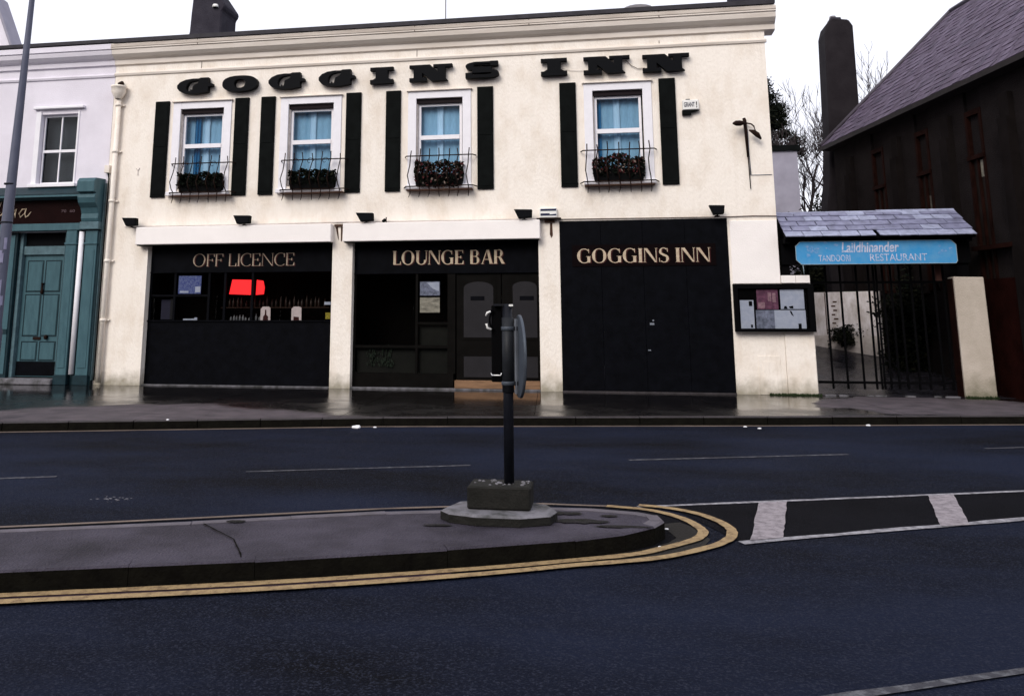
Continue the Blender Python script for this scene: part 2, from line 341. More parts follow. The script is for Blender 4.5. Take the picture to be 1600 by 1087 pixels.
# pavement in cast bays with open joints
pv = empty('pavement', (0,0,0), kind='structure')
joints = [-12,-7.5,-4.2,-1.6,1.05,3.9,6.6,9.35,12.15,14.75,17.3,20.5,24,30]
for i in range(len(joints)-1):
    x0, x1 = joints[i]+.004, joints[i+1]-.004
    sk = .25
    back = -.02
    # bay outline: joints lean a little, so they run towards the kerb at a slant
    pts = [(x0, back), (x1, back), (x1+sk, kerb_y(x1+sk)+.125), (x0+sk, kerb_y(x0+sk)+.125)]
    b_ = MB(); b_.prism(pts, 'z', -.25, rnd.uniform(-.0015,.0015))
    b_.build('paving_bay', M['pavement'], pv)
b_ = MB(); b_.prism([(-12,-.02),(30,-.02),(30,kerb_y(30)+.13),(16.6,kerb_y(16.6)+.13),(12.9,kerb_y(12.9)+.13),(7.49,kerb_y(7.49)+.13),(2.56,kerb_y(2.56)+.13),(-12,kerb_y(-12)+.13)], 'z', -.27, -.02)
b_.build('joint_filler', M['kerbface'], pv)
def kerb_run(parent, line, side, width, top, bot, L=.92, gap=.006, mats=None):
    """row of kerbstones along a polyline; side=+1 puts the stone to the left of the walking direction"""
    for (ax, ay), (bx, by) in zip(line, line[1:]):
        a = Vector((ax, ay)); b = Vector((bx, by)); d = b-a; ln = d.length; n = max(1, round(ln/L)); d.normalize(); q = Vector((-d.y, d.x))*side
        for k in range(n):
            s = a + d*(ln*k/n + gap); e = a + d*(ln*(k+1)/n - gap)
            s2 = s + q*width; e2 = e + q*width; c = .012
            tz = top + rnd.uniform(-.003,.003)
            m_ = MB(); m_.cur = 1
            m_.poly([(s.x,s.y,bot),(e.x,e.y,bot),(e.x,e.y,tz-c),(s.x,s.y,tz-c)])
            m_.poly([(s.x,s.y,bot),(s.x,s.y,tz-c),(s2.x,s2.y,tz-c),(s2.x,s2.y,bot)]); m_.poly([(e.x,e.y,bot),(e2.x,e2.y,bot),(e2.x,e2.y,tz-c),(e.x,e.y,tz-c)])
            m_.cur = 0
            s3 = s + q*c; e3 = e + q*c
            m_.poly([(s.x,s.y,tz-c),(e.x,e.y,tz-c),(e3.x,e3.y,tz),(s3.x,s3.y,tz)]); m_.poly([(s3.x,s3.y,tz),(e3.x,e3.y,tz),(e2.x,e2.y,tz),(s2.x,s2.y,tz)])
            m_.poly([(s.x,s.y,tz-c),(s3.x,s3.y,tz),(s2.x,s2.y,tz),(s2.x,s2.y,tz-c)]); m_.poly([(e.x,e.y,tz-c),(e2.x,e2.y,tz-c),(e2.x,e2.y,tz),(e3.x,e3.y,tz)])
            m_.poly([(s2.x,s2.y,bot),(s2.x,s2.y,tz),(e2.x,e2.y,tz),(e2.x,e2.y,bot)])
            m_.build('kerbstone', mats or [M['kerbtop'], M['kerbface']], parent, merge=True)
kb = empty('kerb', (0,0,0), kind='structure')
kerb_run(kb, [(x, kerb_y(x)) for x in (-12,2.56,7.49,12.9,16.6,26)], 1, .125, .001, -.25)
def strip(name, pts, width, z, m, parent=None, ends=None, wob=0.0, step=.25, curve=False):
    P = [Vector(p) for p in pts]
    if curve:                                   # Catmull-Rom through the measured points
        S = [P[0]]
        for i in range(len(P)-1):
            p0, p1, p2, p3 = P[max(i-1,0)], P[i], P[i+1], P[min(i+2,len(P)-1)]
            for k in range(1, 6):
                t = k/5; S.append(.5*((2*p1)+(p2-p0)*t+(2*p0-5*p1+4*p2-p3)*t*t+(3*p1-p0-3*p2+p3)*t**3))
        P = S
    Q = [P[0]]
    for a, b in zip(P, P[1:]):
        n = max(1, int((b-a).length/step))
        for k in range(1, n+1): Q.append(a.lerp(b, k/n))
    mb = MB(); Ls = []; Rs = []
    for i, p in enumerate(Q):
        d = (Q[min(i+1,len(Q)-1)] - Q[max(i-1,0)]).normalized(); q = Vector((-d.y, d.x))
        w1 = width/2*(1+rnd.uniform(-wob,wob)); w2 = width/2*(1+rnd.uniform(-wob,wob))
        Ls.append(p+q*w1); Rs.append(p-q*w2)
    for i in range(len(Q)-1): mb.poly([(Rs[i].x,Rs[i].y,z),(Rs[i+1].x,Rs[i+1].y,z),(Ls[i+1].x,Ls[i+1].y,z),(Ls[i].x,Ls[i].y,z)])
    return mb.build(name, m, parent, merge=True)
mk = empty('road_markings', (0,0,ROAD), kind='structure')
strip('channel_line', [(x, kerb_y(x)-.06) for x in (-12,2.56,7.49,12.9,16.6,26)], .10, ROAD+.004, M['channel'], mk, wob=.15)
# lane dashes
for a, b, wd in [((7.05,-8.30),(9.21,-7.56),.055),((10.85,-6.96),(13.30,-6.15),.06),((4.0,-9.36),(5.35,-8.86),.06),((15.01,-5.43),(17.3,-4.6),.06),((19,-3.95),(21.5,-3.0),.06)]:
    strip('lane_dash', [a, b], wd, ROAD+.004, M['thinline'], mk, wob=.25)
# hatched taper to the right of the island
MB().poly([(11.5,-10.22,ROAD+.004),(13.74,-9.19,ROAD+.004),(24,-4.48,ROAD+.004),(24,-4.56,ROAD+.004),(14.25,-8.06,ROAD+.004),(11.1,-9.2,ROAD+.004)]).build('dark_patch', M['asphalt2'], mk)
strip('edge_line', [(10.85,-9.265),(14.25,-8.05),(22,-5.28)], .055, ROAD+.008, M['whiteline'], mk, wob=.18)
strip('edge_line', [(11.50,-10.26),(13.74,-9.19),(21.5,-5.5)], .075, ROAD+.008, M['whiteline'], mk, wob=.3)
for q in [[(11.575,-10.199),(11.811,-10.09),(12.088,-8.865),(11.842,-8.956)], [(13.021,-9.556),(13.25,-9.478),(13.571,-8.329),(13.332,-8.422)], [(14.9,-8.66),(15.15,-8.55),(15.35,-7.70),(15.1,-7.79)]]:
    a, b, c, d = [Vector(p) for p in q]; n = 14; mb = MB()
    Lp = [a.lerp(d, k/n)+Vector((rnd.uniform(-.005,.005),0)) for k in range(n+1)]; Rp = [b.lerp(c, k/n)+Vector((rnd.uniform(-.005,.005),0)) for k in range(n+1)]
    for k in range(n): mb.poly([(Lp[k].x,Lp[k].y,ROAD+.012),(Rp[k].x,Rp[k].y,ROAD+.012),(Rp[k+1].x,Rp[k+1].y,ROAD+.012),(Lp[k+1].x,Lp[k+1].y,ROAD+.012)])
    mb.build('hatch_bar', M['whitebar'], mk, merge=True)
strip('edge_line', [(11.3,-12.745),(12.38,-12.235),(16,-10.52),(20,-8.6)], .055, ROAD+.008, M['thinline'], mk, wob=.2)

# traffic island
near = [(-8,-17.2),(4.0,-13.13),(7.22,-12.06),(8.56,-11.61),(9.63,-11.18),(10.40,-10.83),(10.72,-10.62),(10.92,-10.40)]
tip = [(11.00,-10.22),(10.97,-10.06),(10.84,-9.97)]
far = [(10.50,-9.90),(10.14,-9.92),(8.99,-10.26),(7.74,-10.78),(6.57,-11.21),(3.2,-12.40),(-8,-16.3)]
isl = empty('traffic_island', (0,0,ROAD), kind='structure')
ring = near + tip + far
def inset(pts, d):
    out = []
    for i, p in enumerate(pts):
        a = Vector(pts[max(i-1,0)]); b = Vector(pts[min(i+1,len(pts)-1)]); t = (b-a).normalized(); out.append((p[0]-t.y*d, p[1]+t.x*d))
    return out
inner = inset(ring, .10)
MB().prism(inner, 'z', ROAD-.05, -.004).build('island_top', M['island'], isl)
M['iskerb'] = mat('pale_island_kerb', (.125,.112,.135), .6, col2=(.06,.055,.06), mix=.45, scale=7, bump=.3, bscale=50)
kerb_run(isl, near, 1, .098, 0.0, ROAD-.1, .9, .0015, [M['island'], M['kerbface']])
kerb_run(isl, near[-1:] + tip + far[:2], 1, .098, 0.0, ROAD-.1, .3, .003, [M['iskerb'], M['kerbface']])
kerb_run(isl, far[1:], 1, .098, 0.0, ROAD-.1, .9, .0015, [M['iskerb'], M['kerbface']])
strip('joint_crack', [(7.86,-10.85),(8.0,-10.98),(8.24,-11.2),(8.42,-11.5),(8.46,-11.58)], .011, .004, M['kerbface'], isl, wob=.5, step=.05)
mudm = mat('mossy_mud', (.016,.016,.013), .75, col2=(.030,.027,.032), mix=.5, scale=14, bump=.6, bscale=50, spec=.15)
rg = random.Random(44)
for cx_, cy_, ax_, ay_ in ((10.42,-10.34,.20,.07),(10.28,-10.12,.16,.05),(10.62,-10.15,.07,.03),(9.45,-10.62,.10,.03),(10.7,-10.45,.20,.035),(8.05,-10.75,.07,.04)):
    n_ = 22; MB().poly([(cx_+ax_*math.cos(2*math.pi*k/n_)*rg.uniform(.72,1.15), cy_+ay_*math.sin(2*math.pi*k/n_)*rg.uniform(.7,1.2)+.3*ax_*math.cos(2*math.pi*k/n_)*.3, .0035) for k in range(n_)]).build('mud_patch', mudm, isl)
# double yellow line round the island
def offs(pts, d): return [(x, y) for x, y in inset(pts, -d)]
nb = near[:5]
strip('yellow_line', offs(nb,.062) + [(10.40,-10.885),(10.78,-10.68),(11.02,-10.45),(11.20,-10.24),(11.275,-10.05),(11.26,-9.86),(11.19,-9.66),(11.05,-9.47),(10.86,-9.35),(10.6,-9.29)], .074, ROAD+.012, M['yellow'], mk, wob=.10, step=.12, curve=True)
strip('yellow_line', offs(nb,.188) + [(10.42,-11.00),(10.85,-10.80),(11.15,-10.57),(11.38,-10.30),(11.475,-10.06),(11.47,-9.82),(11.38,-9.58),(11.24,-9.40),(11.05,-9.28),(10.86,-9.235)], .074, ROAD+.016, M['yellow'], mk, wob=.10, step=.12, curve=True)
mud = mat('wet_gutter_grime', (.011,.010,.009), .5, var=.4, scale=6, bump=.4, bscale=60, spec=.3)
strip('gutter_grime', [(x+.10, y-.0) for x, y in [(10.2,-10.95),(10.55,-10.80),(10.85,-10.60),(11.02,-10.40),(11.08,-10.2),(11.05,-9.95),(10.95,-9.78)]], .22, ROAD+.004, mud, mk, wob=.2)
MB().poly([(x,y,ROAD+.002) for x,y in [(10.2,-10.98),(10.75,-10.72),(11.05,-10.45),(11.25,-10.15),(11.26,-9.9),(11.15,-9.6),(10.9,-9.37),(10.5,-9.32),(10.2,-9.4),(10.3,-10.2)]]).build('dark_patch', M['asphalt2'], mk)
strip('worn_edge_line', [(10.6,-9.30),(10.09,-9.30),(8.84,-9.69),(7.48,-10.25),(6.21,-10.75),(3,-12.03),(-8,-16.1)], .05, ROAD+.012, M['channel'], mk, wob=.2)
strip('yellow_line_gap', offs(nb,.125), .05, ROAD+.008, mat('dark_purple_grime', (.022,.010,.016), .7, var=.3), mk)

# ------------------------------------------------------------------ vector lettering
def arc(cx, cz, rx, rz, a0, a1, wmin, wmax, n=18):
    """roman bowl: thick at the sides, thin at top and bottom; returns quads"""
    qs = []
    def pt(a, o):
        t = R(a); wv = wmin + (wmax-wmin)*abs(math.cos(t))**1.3
        return (cx + (rx - (wv if o else 0))*math.cos(t), cz + (rz - (min(wv, wmin*1.3) if o else 0))*math.sin(t))
    for k in range(n):
        b0 = a0+(a1-a0)*k/n; b1 = a0+(a1-a0)*(k+1)/n
        qs.append([pt(b0,0), pt(b1,0), pt(b1,1), pt(b0,1)])
    return qs
def rect(x0, x1, z0, z1): return [(x0,z0),(x1,z0),(x1,z1),(x0,z1)]
def glyph(ch, T, t):
    """returns (advance, polygons) in a cap-height-1 box; T thick stem, t thin stroke"""
    s = .03
    if ch == 'I': return T+.16, [rect(.08,.08+T,0,1), rect(.04,.12+T,0,t*.8), rect(.04,.12+T,1-t*.8,1)]
    if ch == 'L': return .62, [rect(.06,.06+T,0,1), rect(.02,.10+T,1-t*.8,1), rect(.06,.56,0,t), [(.50,0),(.58,0),(.58,.24),(.55,.24)]]
    if ch == 'E': return .68, [rect(.06,.06+T,0,1), rect(.02,.58,0,t), rect(.02,.56,1-t,1), rect(.06,.44,.5-t/2,.5+t/2), [(.52,0),(.62,0),(.62,.25),(.59,.25)], [(.52,1),(.59,1),(.59,.78),(.56,.78)], rect(.41,.46,.40,.60)]
    if ch == 'F': return .62, [rect(.06,.06+T,0,1), rect(.02,.10+T,0,t*.8), rect(.02,.56,1-t,1), rect(.06,.44,.5-t/2,.5+t/2), [(.52,1),(.59,1),(.59,.76),(.56,.76)], rect(.41,.46,.40,.60)]
    if ch == 'O': return .96, arc(.46,.5,.44,.53,0,360,t,T*1.05,32)
    if ch == 'C': return .80, arc(.46,.5,.44,.53,48,312,t,T*1.05,24) + [[(.68,.98),(.74,.98),(.74,.68),(.71,.68)]]
    if ch == 'G': return .92, arc(.46,.5,.44,.53,48,318,t,T*1.05,24) + [rect(.74-T*.5,.74+T*.5,.02,.46), rect(.66-T*.5,.78+T*.5,.44,.44+t*.7), [(.70,.98),(.76,.98),(.76,.70),(.73,.70)]]
    if ch == 'N': return .90, [rect(.07,.07+t,0,1), rect(.80-t,.80,0,1), [(.05,1),(.05+T*1.15,1),(.80,0),(.80-T*.6,0)], rect(0,.16,0,t*.7), rect(.72,.88,1-t*.7,1)]
    if ch == 'U': return .88, [rect(.08,.08+T,.32,1), rect(.74,.74+t,.32,1)] + arc(.43,.33,.355,.35,180,360,t,T,16) + [rect(.02,.14+T,1-t*.7,1), rect(.68,.86,1-t*.7,1)]
    if ch == 'B': return .76, [rect(.06,.06+T,0,1), rect(.06,.40,0,t), rect(.06,.38,1-t,1), rect(.06,.40,.52,.52+t)] + arc(.38,.77,.24,.25,-90,90,t,T*.95,14) + arc(.40,.27,.28,.28,-90,90,t,T,14)
    if ch == 'R': return .80, [rect(.06,.06+T,0,1), rect(.06,.38,1-t,1), rect(.06,.38,.46,.46+t), [(.34,.48),(.34+T,.48),(.76,0),(.76-T*1.2,0)], rect(.02,.10+T,0,t*.7)] + arc(.36,.75,.27,.28,-90,90,t,T,14)
    if ch == 'A': return .86, [[(.40,1),(.46,1),(.14,0),(.08,0)], [(.40,1),(.40+T,1),(.80,0),(.80-T*1.1,0)], rect(.20,.66,.30,.30+t*.8), rect(.02,.22,0,t*.6), rect(.58,.86,0,t*.6)]
    if ch == 'S': return .66, arc(.33,.75,.27,.28,40,270,t,T*.8,16) + arc(.34,.26,.29,.29,-140,90,t,T*.9,16) + [[(.52,.98),(.57,.98),(.57,.72),(.545,.72)], [(.05,.30),(.08,.30),(.10,.02),(.05,.02)], [(.08,.62),(.30,.44),(.52,.34),(.60,.36),(.50,.50),(.22,.66)]]
    return .34, []
def lettering(text, x0, x1, z0, z1, y, parent, T=.17, t=.055, m='gold', depth=.012, drop=True):
    adv = [glyph(c, T, t)[0] for c in text]; tot = sum(adv); sx = (x1-x0)/tot; h = z1-z0; x = x0
    for c, a in zip(text, adv):
        if c != ' ':
            ps = glyph(c, T, t)[1]; mb = MB()
            for i, p in enumerate(ps):
                mb.prism([(x+q[0]*sx, z0+q[1]*h) for q in p], 'y', y-depth*.5-.0005*i, y)
            mb.build('letter', M[m], parent)
            if drop:
                mb = MB()
                for i, p in enumerate(ps): mb.prism([(x+q[0]*sx+.022, z0+q[1]*h-.014) for q in p], 'y', y-depth*.4-.0001*i, y)
                mb.build('letter_shadow', M['maroon'], parent)
        x += a*sx
def print_text(txt, x0, x1, z0, z1, y, m, parent, name='lettering', shear=0.0, bold=0.0):
    cu = bpy.data.curves.new(name, 'FONT'); cu.body = txt; cu.shear = shear; cu.offset = bold; cu.extrude = .02
    o = bpy.data.objects.new(name, cu); COL.objects.link(o); dg = bpy.context.evaluated_depsgraph_get()
    me = bpy.data.meshes.new_from_object(o.evaluated_get(dg)); bpy.data.objects.remove(o); bpy.data.curves.remove(cu)
    xs = [v.co.x for v in me.vertices]; ys = [v.co.y for v in me.vertices]
    ax, bx, ay, by = min(xs), max(xs), min(ys), max(ys); off = Vector((0,0,0)); p = parent
    while p: off += p.location; p = p.parent
    for v in me.vertices:
        u = (v.co.x-ax)/(bx-ax); q = (v.co.y-ay)/(by-ay)
        v.co = Vector((x0+u*(x1-x0), y - (.003 if v.co.z > 0 else 0), z0+q*(z1-z0))) - off
    me.materials.clear(); me.materials.append(m); o = bpy.data.objects.new(name, me); COL.objects.link(o); o.parent = parent
    return o

# ------------------------------------------------------------------ the inn
pub = empty('inn_building', (0,0,0), 'two storey cream painted inn with black shutters and three black shopfronts', 'pub')
WIN = [(1.60,2.61),(4.09,5.10),(6.90,7.88),(10.54,11.53)]; WZ0, WZ1 = 4.13, 5.91
BAY = [(1.02,5.15,0,2.93),(5.58,9.40,0,2.93),(9.82,13.02,0,3.28)]
wm = MB()
wall_grid(wm, -.05, 13.93, 0, 7.12, 0, [(a,b,WZ0,WZ1) for a,b in WIN] + [b for b in BAY], .16)
wm.poly([(13.93,0,0),(13.93,9,0),(13.93,9,7.4),(13.93,0,7.4)]); wm.poly([(-.05,0,3.5),(-.05,9,3.5),(-.05,9,7.4),(-.05,0,7.4)]); wm.poly([(-.05,9,0),(13.93,9,0),(13.93,9,7.4),(-.05,9,7.4)])
wm.build('wall', M['cream'], pub)
# cornice: moulded profile
def cornice(name, x0, x1, parent, m1, m2):
    prof = [(0,6.98),(-.05,7.0),(-.06,7.10),(-.13,7.14),(-.20,7.20),(-.22,7.27),(-.22,7.30),(-.25,7.31),(-.25,7.43),(-.10,7.46),(.3,7.46),(.3,6.98)]
    o = MB(); o.prism(prof, 'x', x0, x1); o.build(name, m1, parent)
    MB().prism([(-.252,7.335),(-.262,7.345),(-.262,7.40),(-.252,7.41)], 'x', x0, x1).build(name+'_fillet', m2, parent)
cornice('cornice', -.05, 14.13, pub, M['cornice_w'], M['cornice'])
MB().prism([(0,6.74),(-.03,6.75),(-.045,6.79),(-.03,6.82),(0,6.83)], 'x', -.05, 13.96).build('string_course', M['cornice_w'], pub)
for x in (6.9, 2.02, 9.3, 11.9):          # cornice joints
    MB().box(x-.006, x+.006, -.256, -.2, 7.305, 7.435).build('cornice_joint', M['rust'], pub)
rf = MB(); rf.poly([(-.1,-.16,7.47),(14.1,-.16,7.47),(14.1,4.5,8.35),(-.1,4.5,8.35)]); rf.poly([(-.1,4.5,8.35),(14.1,4.5,8.35),(14.1,9.2,7.47),(-.1,9.2,7.47)])
rf.box(-.1,14.12,-.26,-.14,7.462,7.54); rf.poly([(14.1,-.16,7.47),(14.1,9.2,7.47),(14.1,4.5,8.35)])
rf.build('roof', M['slate'], pub)
MB().box(.0,14.08,-.285,-.262,7.44,7.53).build('gutter', M['slate'], pub)
for x, z0_, z1_ in ((2.02,6.83,6.99),(6.9,6.83,6.97),(11.9,6.84,6.9)): MB().box(x-.006,x+.006,-.004,-.001,z0_,z1_).build('crack', M['rust'], pub)
# left chimney: rough stepped stack running out of the top of the picture
ch = MB(); ch.prism([(1.12,7.5),(2.02,7.5),(2.03,8.46),(2.10,8.56),(2.10,8.64),(1.78,9.1),(1.78,9.4),(1.30,9.4),(1.28,8.75),(1.26,8.45),(1.24,8.0),(1.16,7.7)], 'y', .8, 1.6)
c1 = ch.build('chimney', M['stack2'], pub, bevel=.03)
MB().lathe([(.12,9.2),(.14,9.25),(.11,9.3),(.10,9.65),(.12,9.7)], (1.6,1.2), 12).build('chimney_pot', M['brick'], c1)
MB().lathe([(.06,8.55),(.075,8.56),(.06,8.62)], (1.88,.78), 10).build('vent', M['whitebit'], c1)
MB().box(13.42,14.02,.3,1.0,7.5,8.4).box(13.38,14.06,.26,1.04,7.62,7.72).build('chimney', M['stack2'], pub)
MB().lathe([(.42,7.62),(.40,7.86),(.33,7.92),(.2,7.95)], (11.55,.9), 18).build('roof_vent', M['lead'], pub)

# upper windows
def upper_window(x0, x1, kind):
    z0, z1 = WZ0, WZ1
    w_ = MB(); fy0, fy1 = .09, .15; fr = .05
    w_.box(x0+.03,x0+.03+fr,fy0,fy1,z0+.03,z1-.10); w_.box(x1-.03-fr,x1-.03,fy0,fy1,z0+.03,z1-.10)
    w_.box(x0+.03+fr,x1-.03-fr,fy0,fy1,z1-.10-fr,z1-.10); w_.box(x0+.03+fr,x1-.03-fr,fy0,fy1,z0+.03,z0+.03+fr)
    zm = 5.09; w_.box(x0+.03+fr,x1-.03-fr,fy0-.02,fy1,zm-.045,zm+.045)
    fo = w_.build('window', M['white'], pub)
    MB().box(x0+.001,x0+.028,.04,.158,z0,z1-.101).build('frame_packing', M['reveal'], fo); MB().box(x0+.001,x1-.001,.03,.158,z1-.099,z1-.001).build('frame_packing', mat('painted_lintel_shade', (.010,.006,.008), .8), fo)  # head board is near-black: the lintel's shadow is painted in
    MB().poly([(x0+.05,.12,z0+.05),(x1-.05,.12,z0+.05),(x1-.05,.12,z1-.12),(x0+.05,.12,z1-.12)]).build('pane', M['pane'], fo)
    # curtains: gathered cloth
    def cloth(a, b, y, m, amp, nw):
        c = MB(); n = 40
        for k in range(n):
            u0, u1 = k/n, (k+1)/n; X0, X1 = a+(b-a)*u0, a+(b-a)*u1
            Y0, Y1 = y+amp*math.sin(u0*nw*6.28), y+amp*math.sin(u1*nw*6.28)
            c.poly([(X0,Y0,z0),(X1,Y1,z0),(X1,Y1,z1),(X0,Y0,z1)], True)
        c.build('curtain', M[m], fo, merge=True)
    xm = x0 + (x1-x0)*(.46 if kind != 0 else .5)
    cloth(x0+.02, xm-.03, .26, 'curtain', .007, 3); cloth(xm+.06, x1-.02, .26, 'curtain', .007, 3); cloth(xm-.05, xm+.08, .235, 'curtain_pale', .012, 1)
    if kind == 0: cloth(x0+.24, x0+.38, .22, 'curtain_dark', .02, 2)
    if kind == 3: cloth(x0+.05, x0+.16, .23, 'curtain_dark', .01, 1)
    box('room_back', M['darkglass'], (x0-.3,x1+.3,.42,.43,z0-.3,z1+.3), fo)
    # painted surround
    s = MB(); q = .028; o = .175; so = [(x0-o-.02, z0-.10), (x1+o+.02, z0-.10), (x1+o, z1+.155), (x0-o, z1+.155)]
    s.box(x0-o,x0,-q,0.0,z0-.06,z1+.15); s.box(x1,x1+o,-q,0.0,z0-.06,z1+.15); s.box(x0,x1,-q,0.0,z1,z1+.15)
    s.build('surround', M['white'], pub, bevel=.004)
    MB().box(x0-o-.03,x1+o+.03,-.075,-.001,z1+.152,z1+.175).build('drip_mould', M['cornice_w'], pub, bevel=.006)
    MB().box(x0-o-.03,x1+o+.03,-.11,-.001,z0-.15,z0-.065).build('sill', M['white'], pub, bevel=.01)
for i, (a, b) in enumerate(WIN): upper_window(a, b, i)
SH = [(1.00,1.33),(2.87,3.19),(3.47,3.79),(5.38,5.71),(6.25,6.57),(8.19,8.52),(9.88,10.21),(11.85,12.17)]
for x0, x1 in SH:
    s = MB(); s.box(x0,x1,-.045,-.002,3.96,6.10)
    s.box(x0+.03,x1-.03,-.052,-.045,4.02,4.95); s.box(x0+.03,x1-.03,-.052,-.045,5.08,6.04)
    s.build('shutter', M['shutter'], pub, bevel=.004)
# white roller shutter boxes
for x0, x1 in ((.82,5.17),(5.42,9.45)):
    o = MB().box(x0,x1,-.20,-.001,2.925,3.30).build('roller_shutter_box', M['cream2'], pub, bevel=.012)
    MB().box(x0+.03,x1-.03,-.17,-.03,2.905,2.924).build('shutter_slot', M['shutter'], o)
# broken cap pieces over the two piers
for x, n in ((5.29,0),(9.63,1)):
    MB().box(x-.10,x+.10,-.04,-.001,3.255,3.30).build('pier_cap', M['rust'], pub)
    if n == 0:
        MB().prism([(x-.085,3.25),(x-.035,3.25),(x-.005,2.96),(x-.03,3.02)], 'y', -.006, -.001).build('crack', M['rust'], pub)
        MB().prism([(x+.03,3.25),(x+.075,3.25),(x+.06,2.95),(x+.035,2.95)], 'y', -.006, -.001).build('crack', M['rust'], pub)
    else: MB().prism([(x+.01,3.25),(x+.05,3.25),(x+.06,3.0),(x+.03,2.95),(x+.0,3.02)], 'y', -.006, -.001).build('crack', M['rust'], pub)
# smooth panel and stepped pier at the right-hand end
MB().box(13.06,13.925,-.022,-.001,2.03,3.22).build('smooth_panel', M['cream2'], pub, bevel=.005)
MB().box(13.44,13.83,-.010,-.001,.0,.70).box(13.52,13.76,-.016,-.010,.0,.60).build('meter_door', M['cream'], pub, bevel=.003)
MB().tube([(9.85,-.02,3.315),(13.0,-.02,3.30),(13.5,-.02,3.31),(13.93,-.02,3.30)], .008, 5).build('cable', M['rust'], pub)
MB().tube([(.45,-.02,3.335),(3,-.02,3.33),(5.3,-.02,3.345),(8.2,-.02,3.33),(9.85,-.02,3.335)], .009, 5).build('cable', M['reveal'], pub)
MB().tube([(13.52,-.01,4.1),(13.9,-.01,4.1)], .006, 5).tube([(13.52,-.01,4.1),(13.5,-.01,4.75)], .005, 5).build('cable', M['greych'], pub)
MB().tube([(11.22,-.03,6.52),(11.33,-.03,6.40),(11.45,-.03,6.33),(11.6,-.03,6.33)], .007, 5).build('cable', M['rust'], pub)
MB().tube([(9.95,-.02,6.42),(10.1,-.02,6.36),(10.4,-.02,6.33)], .004, 5).build('cable', M['reveal'], pub)

# --- shopfront 1: off licence
yb = .16
f1 = empty('shopfront', (1.02,yb,0)); f1.parent = pub
def rel(o): return o
def P(mb, name, m, par, bevel=0.0): return mb.build(name, M[m] if isinstance(m, str) else m, par, bevel)
P(MB().box(1.02,5.15,yb,yb+.08,2.36,2.93).box(1.02,5.15,yb-.02,yb,2.34,2.365), 'fascia', 'black', f1, .003)
lettering('OFF LICENCE', 1.99, 4.29, 2.475, 2.735, yb, f1, T=.085, t=.022, m='gold2')
P(MB().box(1.02,5.15,yb,yb+.12,0.0,1.32), 'stall_riser', 'black', f1)
P(MB().box(1.02,5.15,yb-.03,yb+.02,1.315,1.345), 'window_ledge', 'black', f1)
for x in (1.02, 1.58, 2.36, 2.72, 3.335, 5.09): P(MB().box(x, x+.05, yb, yb+.05, 1.345, 2.34), 'mullion', 'black', f1)
P(MB().box(1.07,1.58,yb+.002,yb+.04,1.84,1.88), 'transom', 'black', f1); P(MB().box(1.63,2.36,yb+.002,yb+.04,1.84,1.88), 'transom', 'black', f1)
P(MB().poly([(1.05,yb+.03,1.34),(5.12,yb+.03,1.34),(5.12,yb+.03,2.35),(1.05,yb+.03,2.35)]), 'pane', 'pane2', f1)
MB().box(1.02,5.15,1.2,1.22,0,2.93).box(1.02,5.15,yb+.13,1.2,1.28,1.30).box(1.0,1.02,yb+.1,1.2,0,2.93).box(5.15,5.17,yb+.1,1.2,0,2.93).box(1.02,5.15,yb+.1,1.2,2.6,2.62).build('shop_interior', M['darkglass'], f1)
tag(P(MB().box(1.66,2.18,yb+.045,yb+.05,1.90,2.28), 'poster', 'bluep', f1), 'blue and white window poster')
P(MB().box(2.05,2.17,yb+.041,yb+.045,1.93,2.05).box(1.70,1.9,yb+.041,yb+.045,1.92,1.96), 'poster_print', 'paper', f1)
for pts in ([(2.80,1.89),(3.31,1.87),(3.31,2.185),(2.86,2.195)], [(3.40,1.87),(3.57,1.885),(3.585,2.02),(3.55,2.165),(3.41,2.185)]):
    tag(P(MB().prism(pts, 'y', yb+.10, yb+.13), 'lit_panel', 'red_lit', f1), 'glowing red lit panel in the window')
for x in (3.545, 4.225):
    c = P(MB().prism([(x,1.33),(x+.22,1.33),(x+.215,1.60),(x+.17,1.625),(x+.05,1.625),(x+.0,1.58)], 'y', yb+.05, yb+.06), 'show_card', 'paper_w', f1)
    P(MB().prism([(x+.06,1.335),(x+.17,1.335),(x+.17,1.42),(x+.13,1.46),(x+.125,1.56),(x+.10,1.56),(x+.095,1.46),(x+.06,1.42)] if x < 4 else [(x+.05,1.335),(x+.17,1.335),(x+.165,1.41),(x+.05,1.42)], 'y', yb+.045, yb+.05), 'card_print', 'maroon', c)
rr = random.Random(3)
bt = mat('dim_bottle_glass', (.16,.16,.17), .3, var=.5, scale=20)
for x in (2.86,2.93,2.99,3.06,3.13,3.19,3.27,3.42,3.50):
    h = rr.uniform(.06,.15); P(MB().lathe([(.022,1.34),(.024,1.34+h*.6),(.010,1.34+h*.8),(.010,1.34+h)], (x,yb+.12,0), 8), 'bottle', bt, f1)
sh_ = P(MB().box(2.45,4.9,.62,.80,1.60,1.62), 'shelf', mat('dim_shelf_wood', (.03,.015,.01), .7), f1)
for k in range(24):
    x = 2.52+k*.098+rr.uniform(-.015,.015); h = rr.uniform(.14,.24); P(MB().lathe([(.028,1.621),(.03,1.621+h*.6),(.011,1.621+h*.8),(.011,1.621+h)], (x,.68+rr.uniform(-.03,.03),0), 7), 'bottle', mat('dim_brown_glass', (.018,.009,.006), .3) if k == 0 else bpy.data.materials['dim_brown_glass'], sh_)
P(MB().box(1.80,2.12,yb+.06,yb+.1,1.346,1.375).box(2.06,2.12,yb+.055,yb+.1,1.37,1.40), 'parcel', 'paper', f1)
P(MB().box(1.47,1.54,yb+.10,yb+.105,1.36,1.80), 'side_card', 'etched', f1); P(MB().box(1.25,1.47,yb+.12,yb+.125,1.36,1.78), 'side_card', mat('dim_purple_card', (.03,.028,.05), .8), f1)
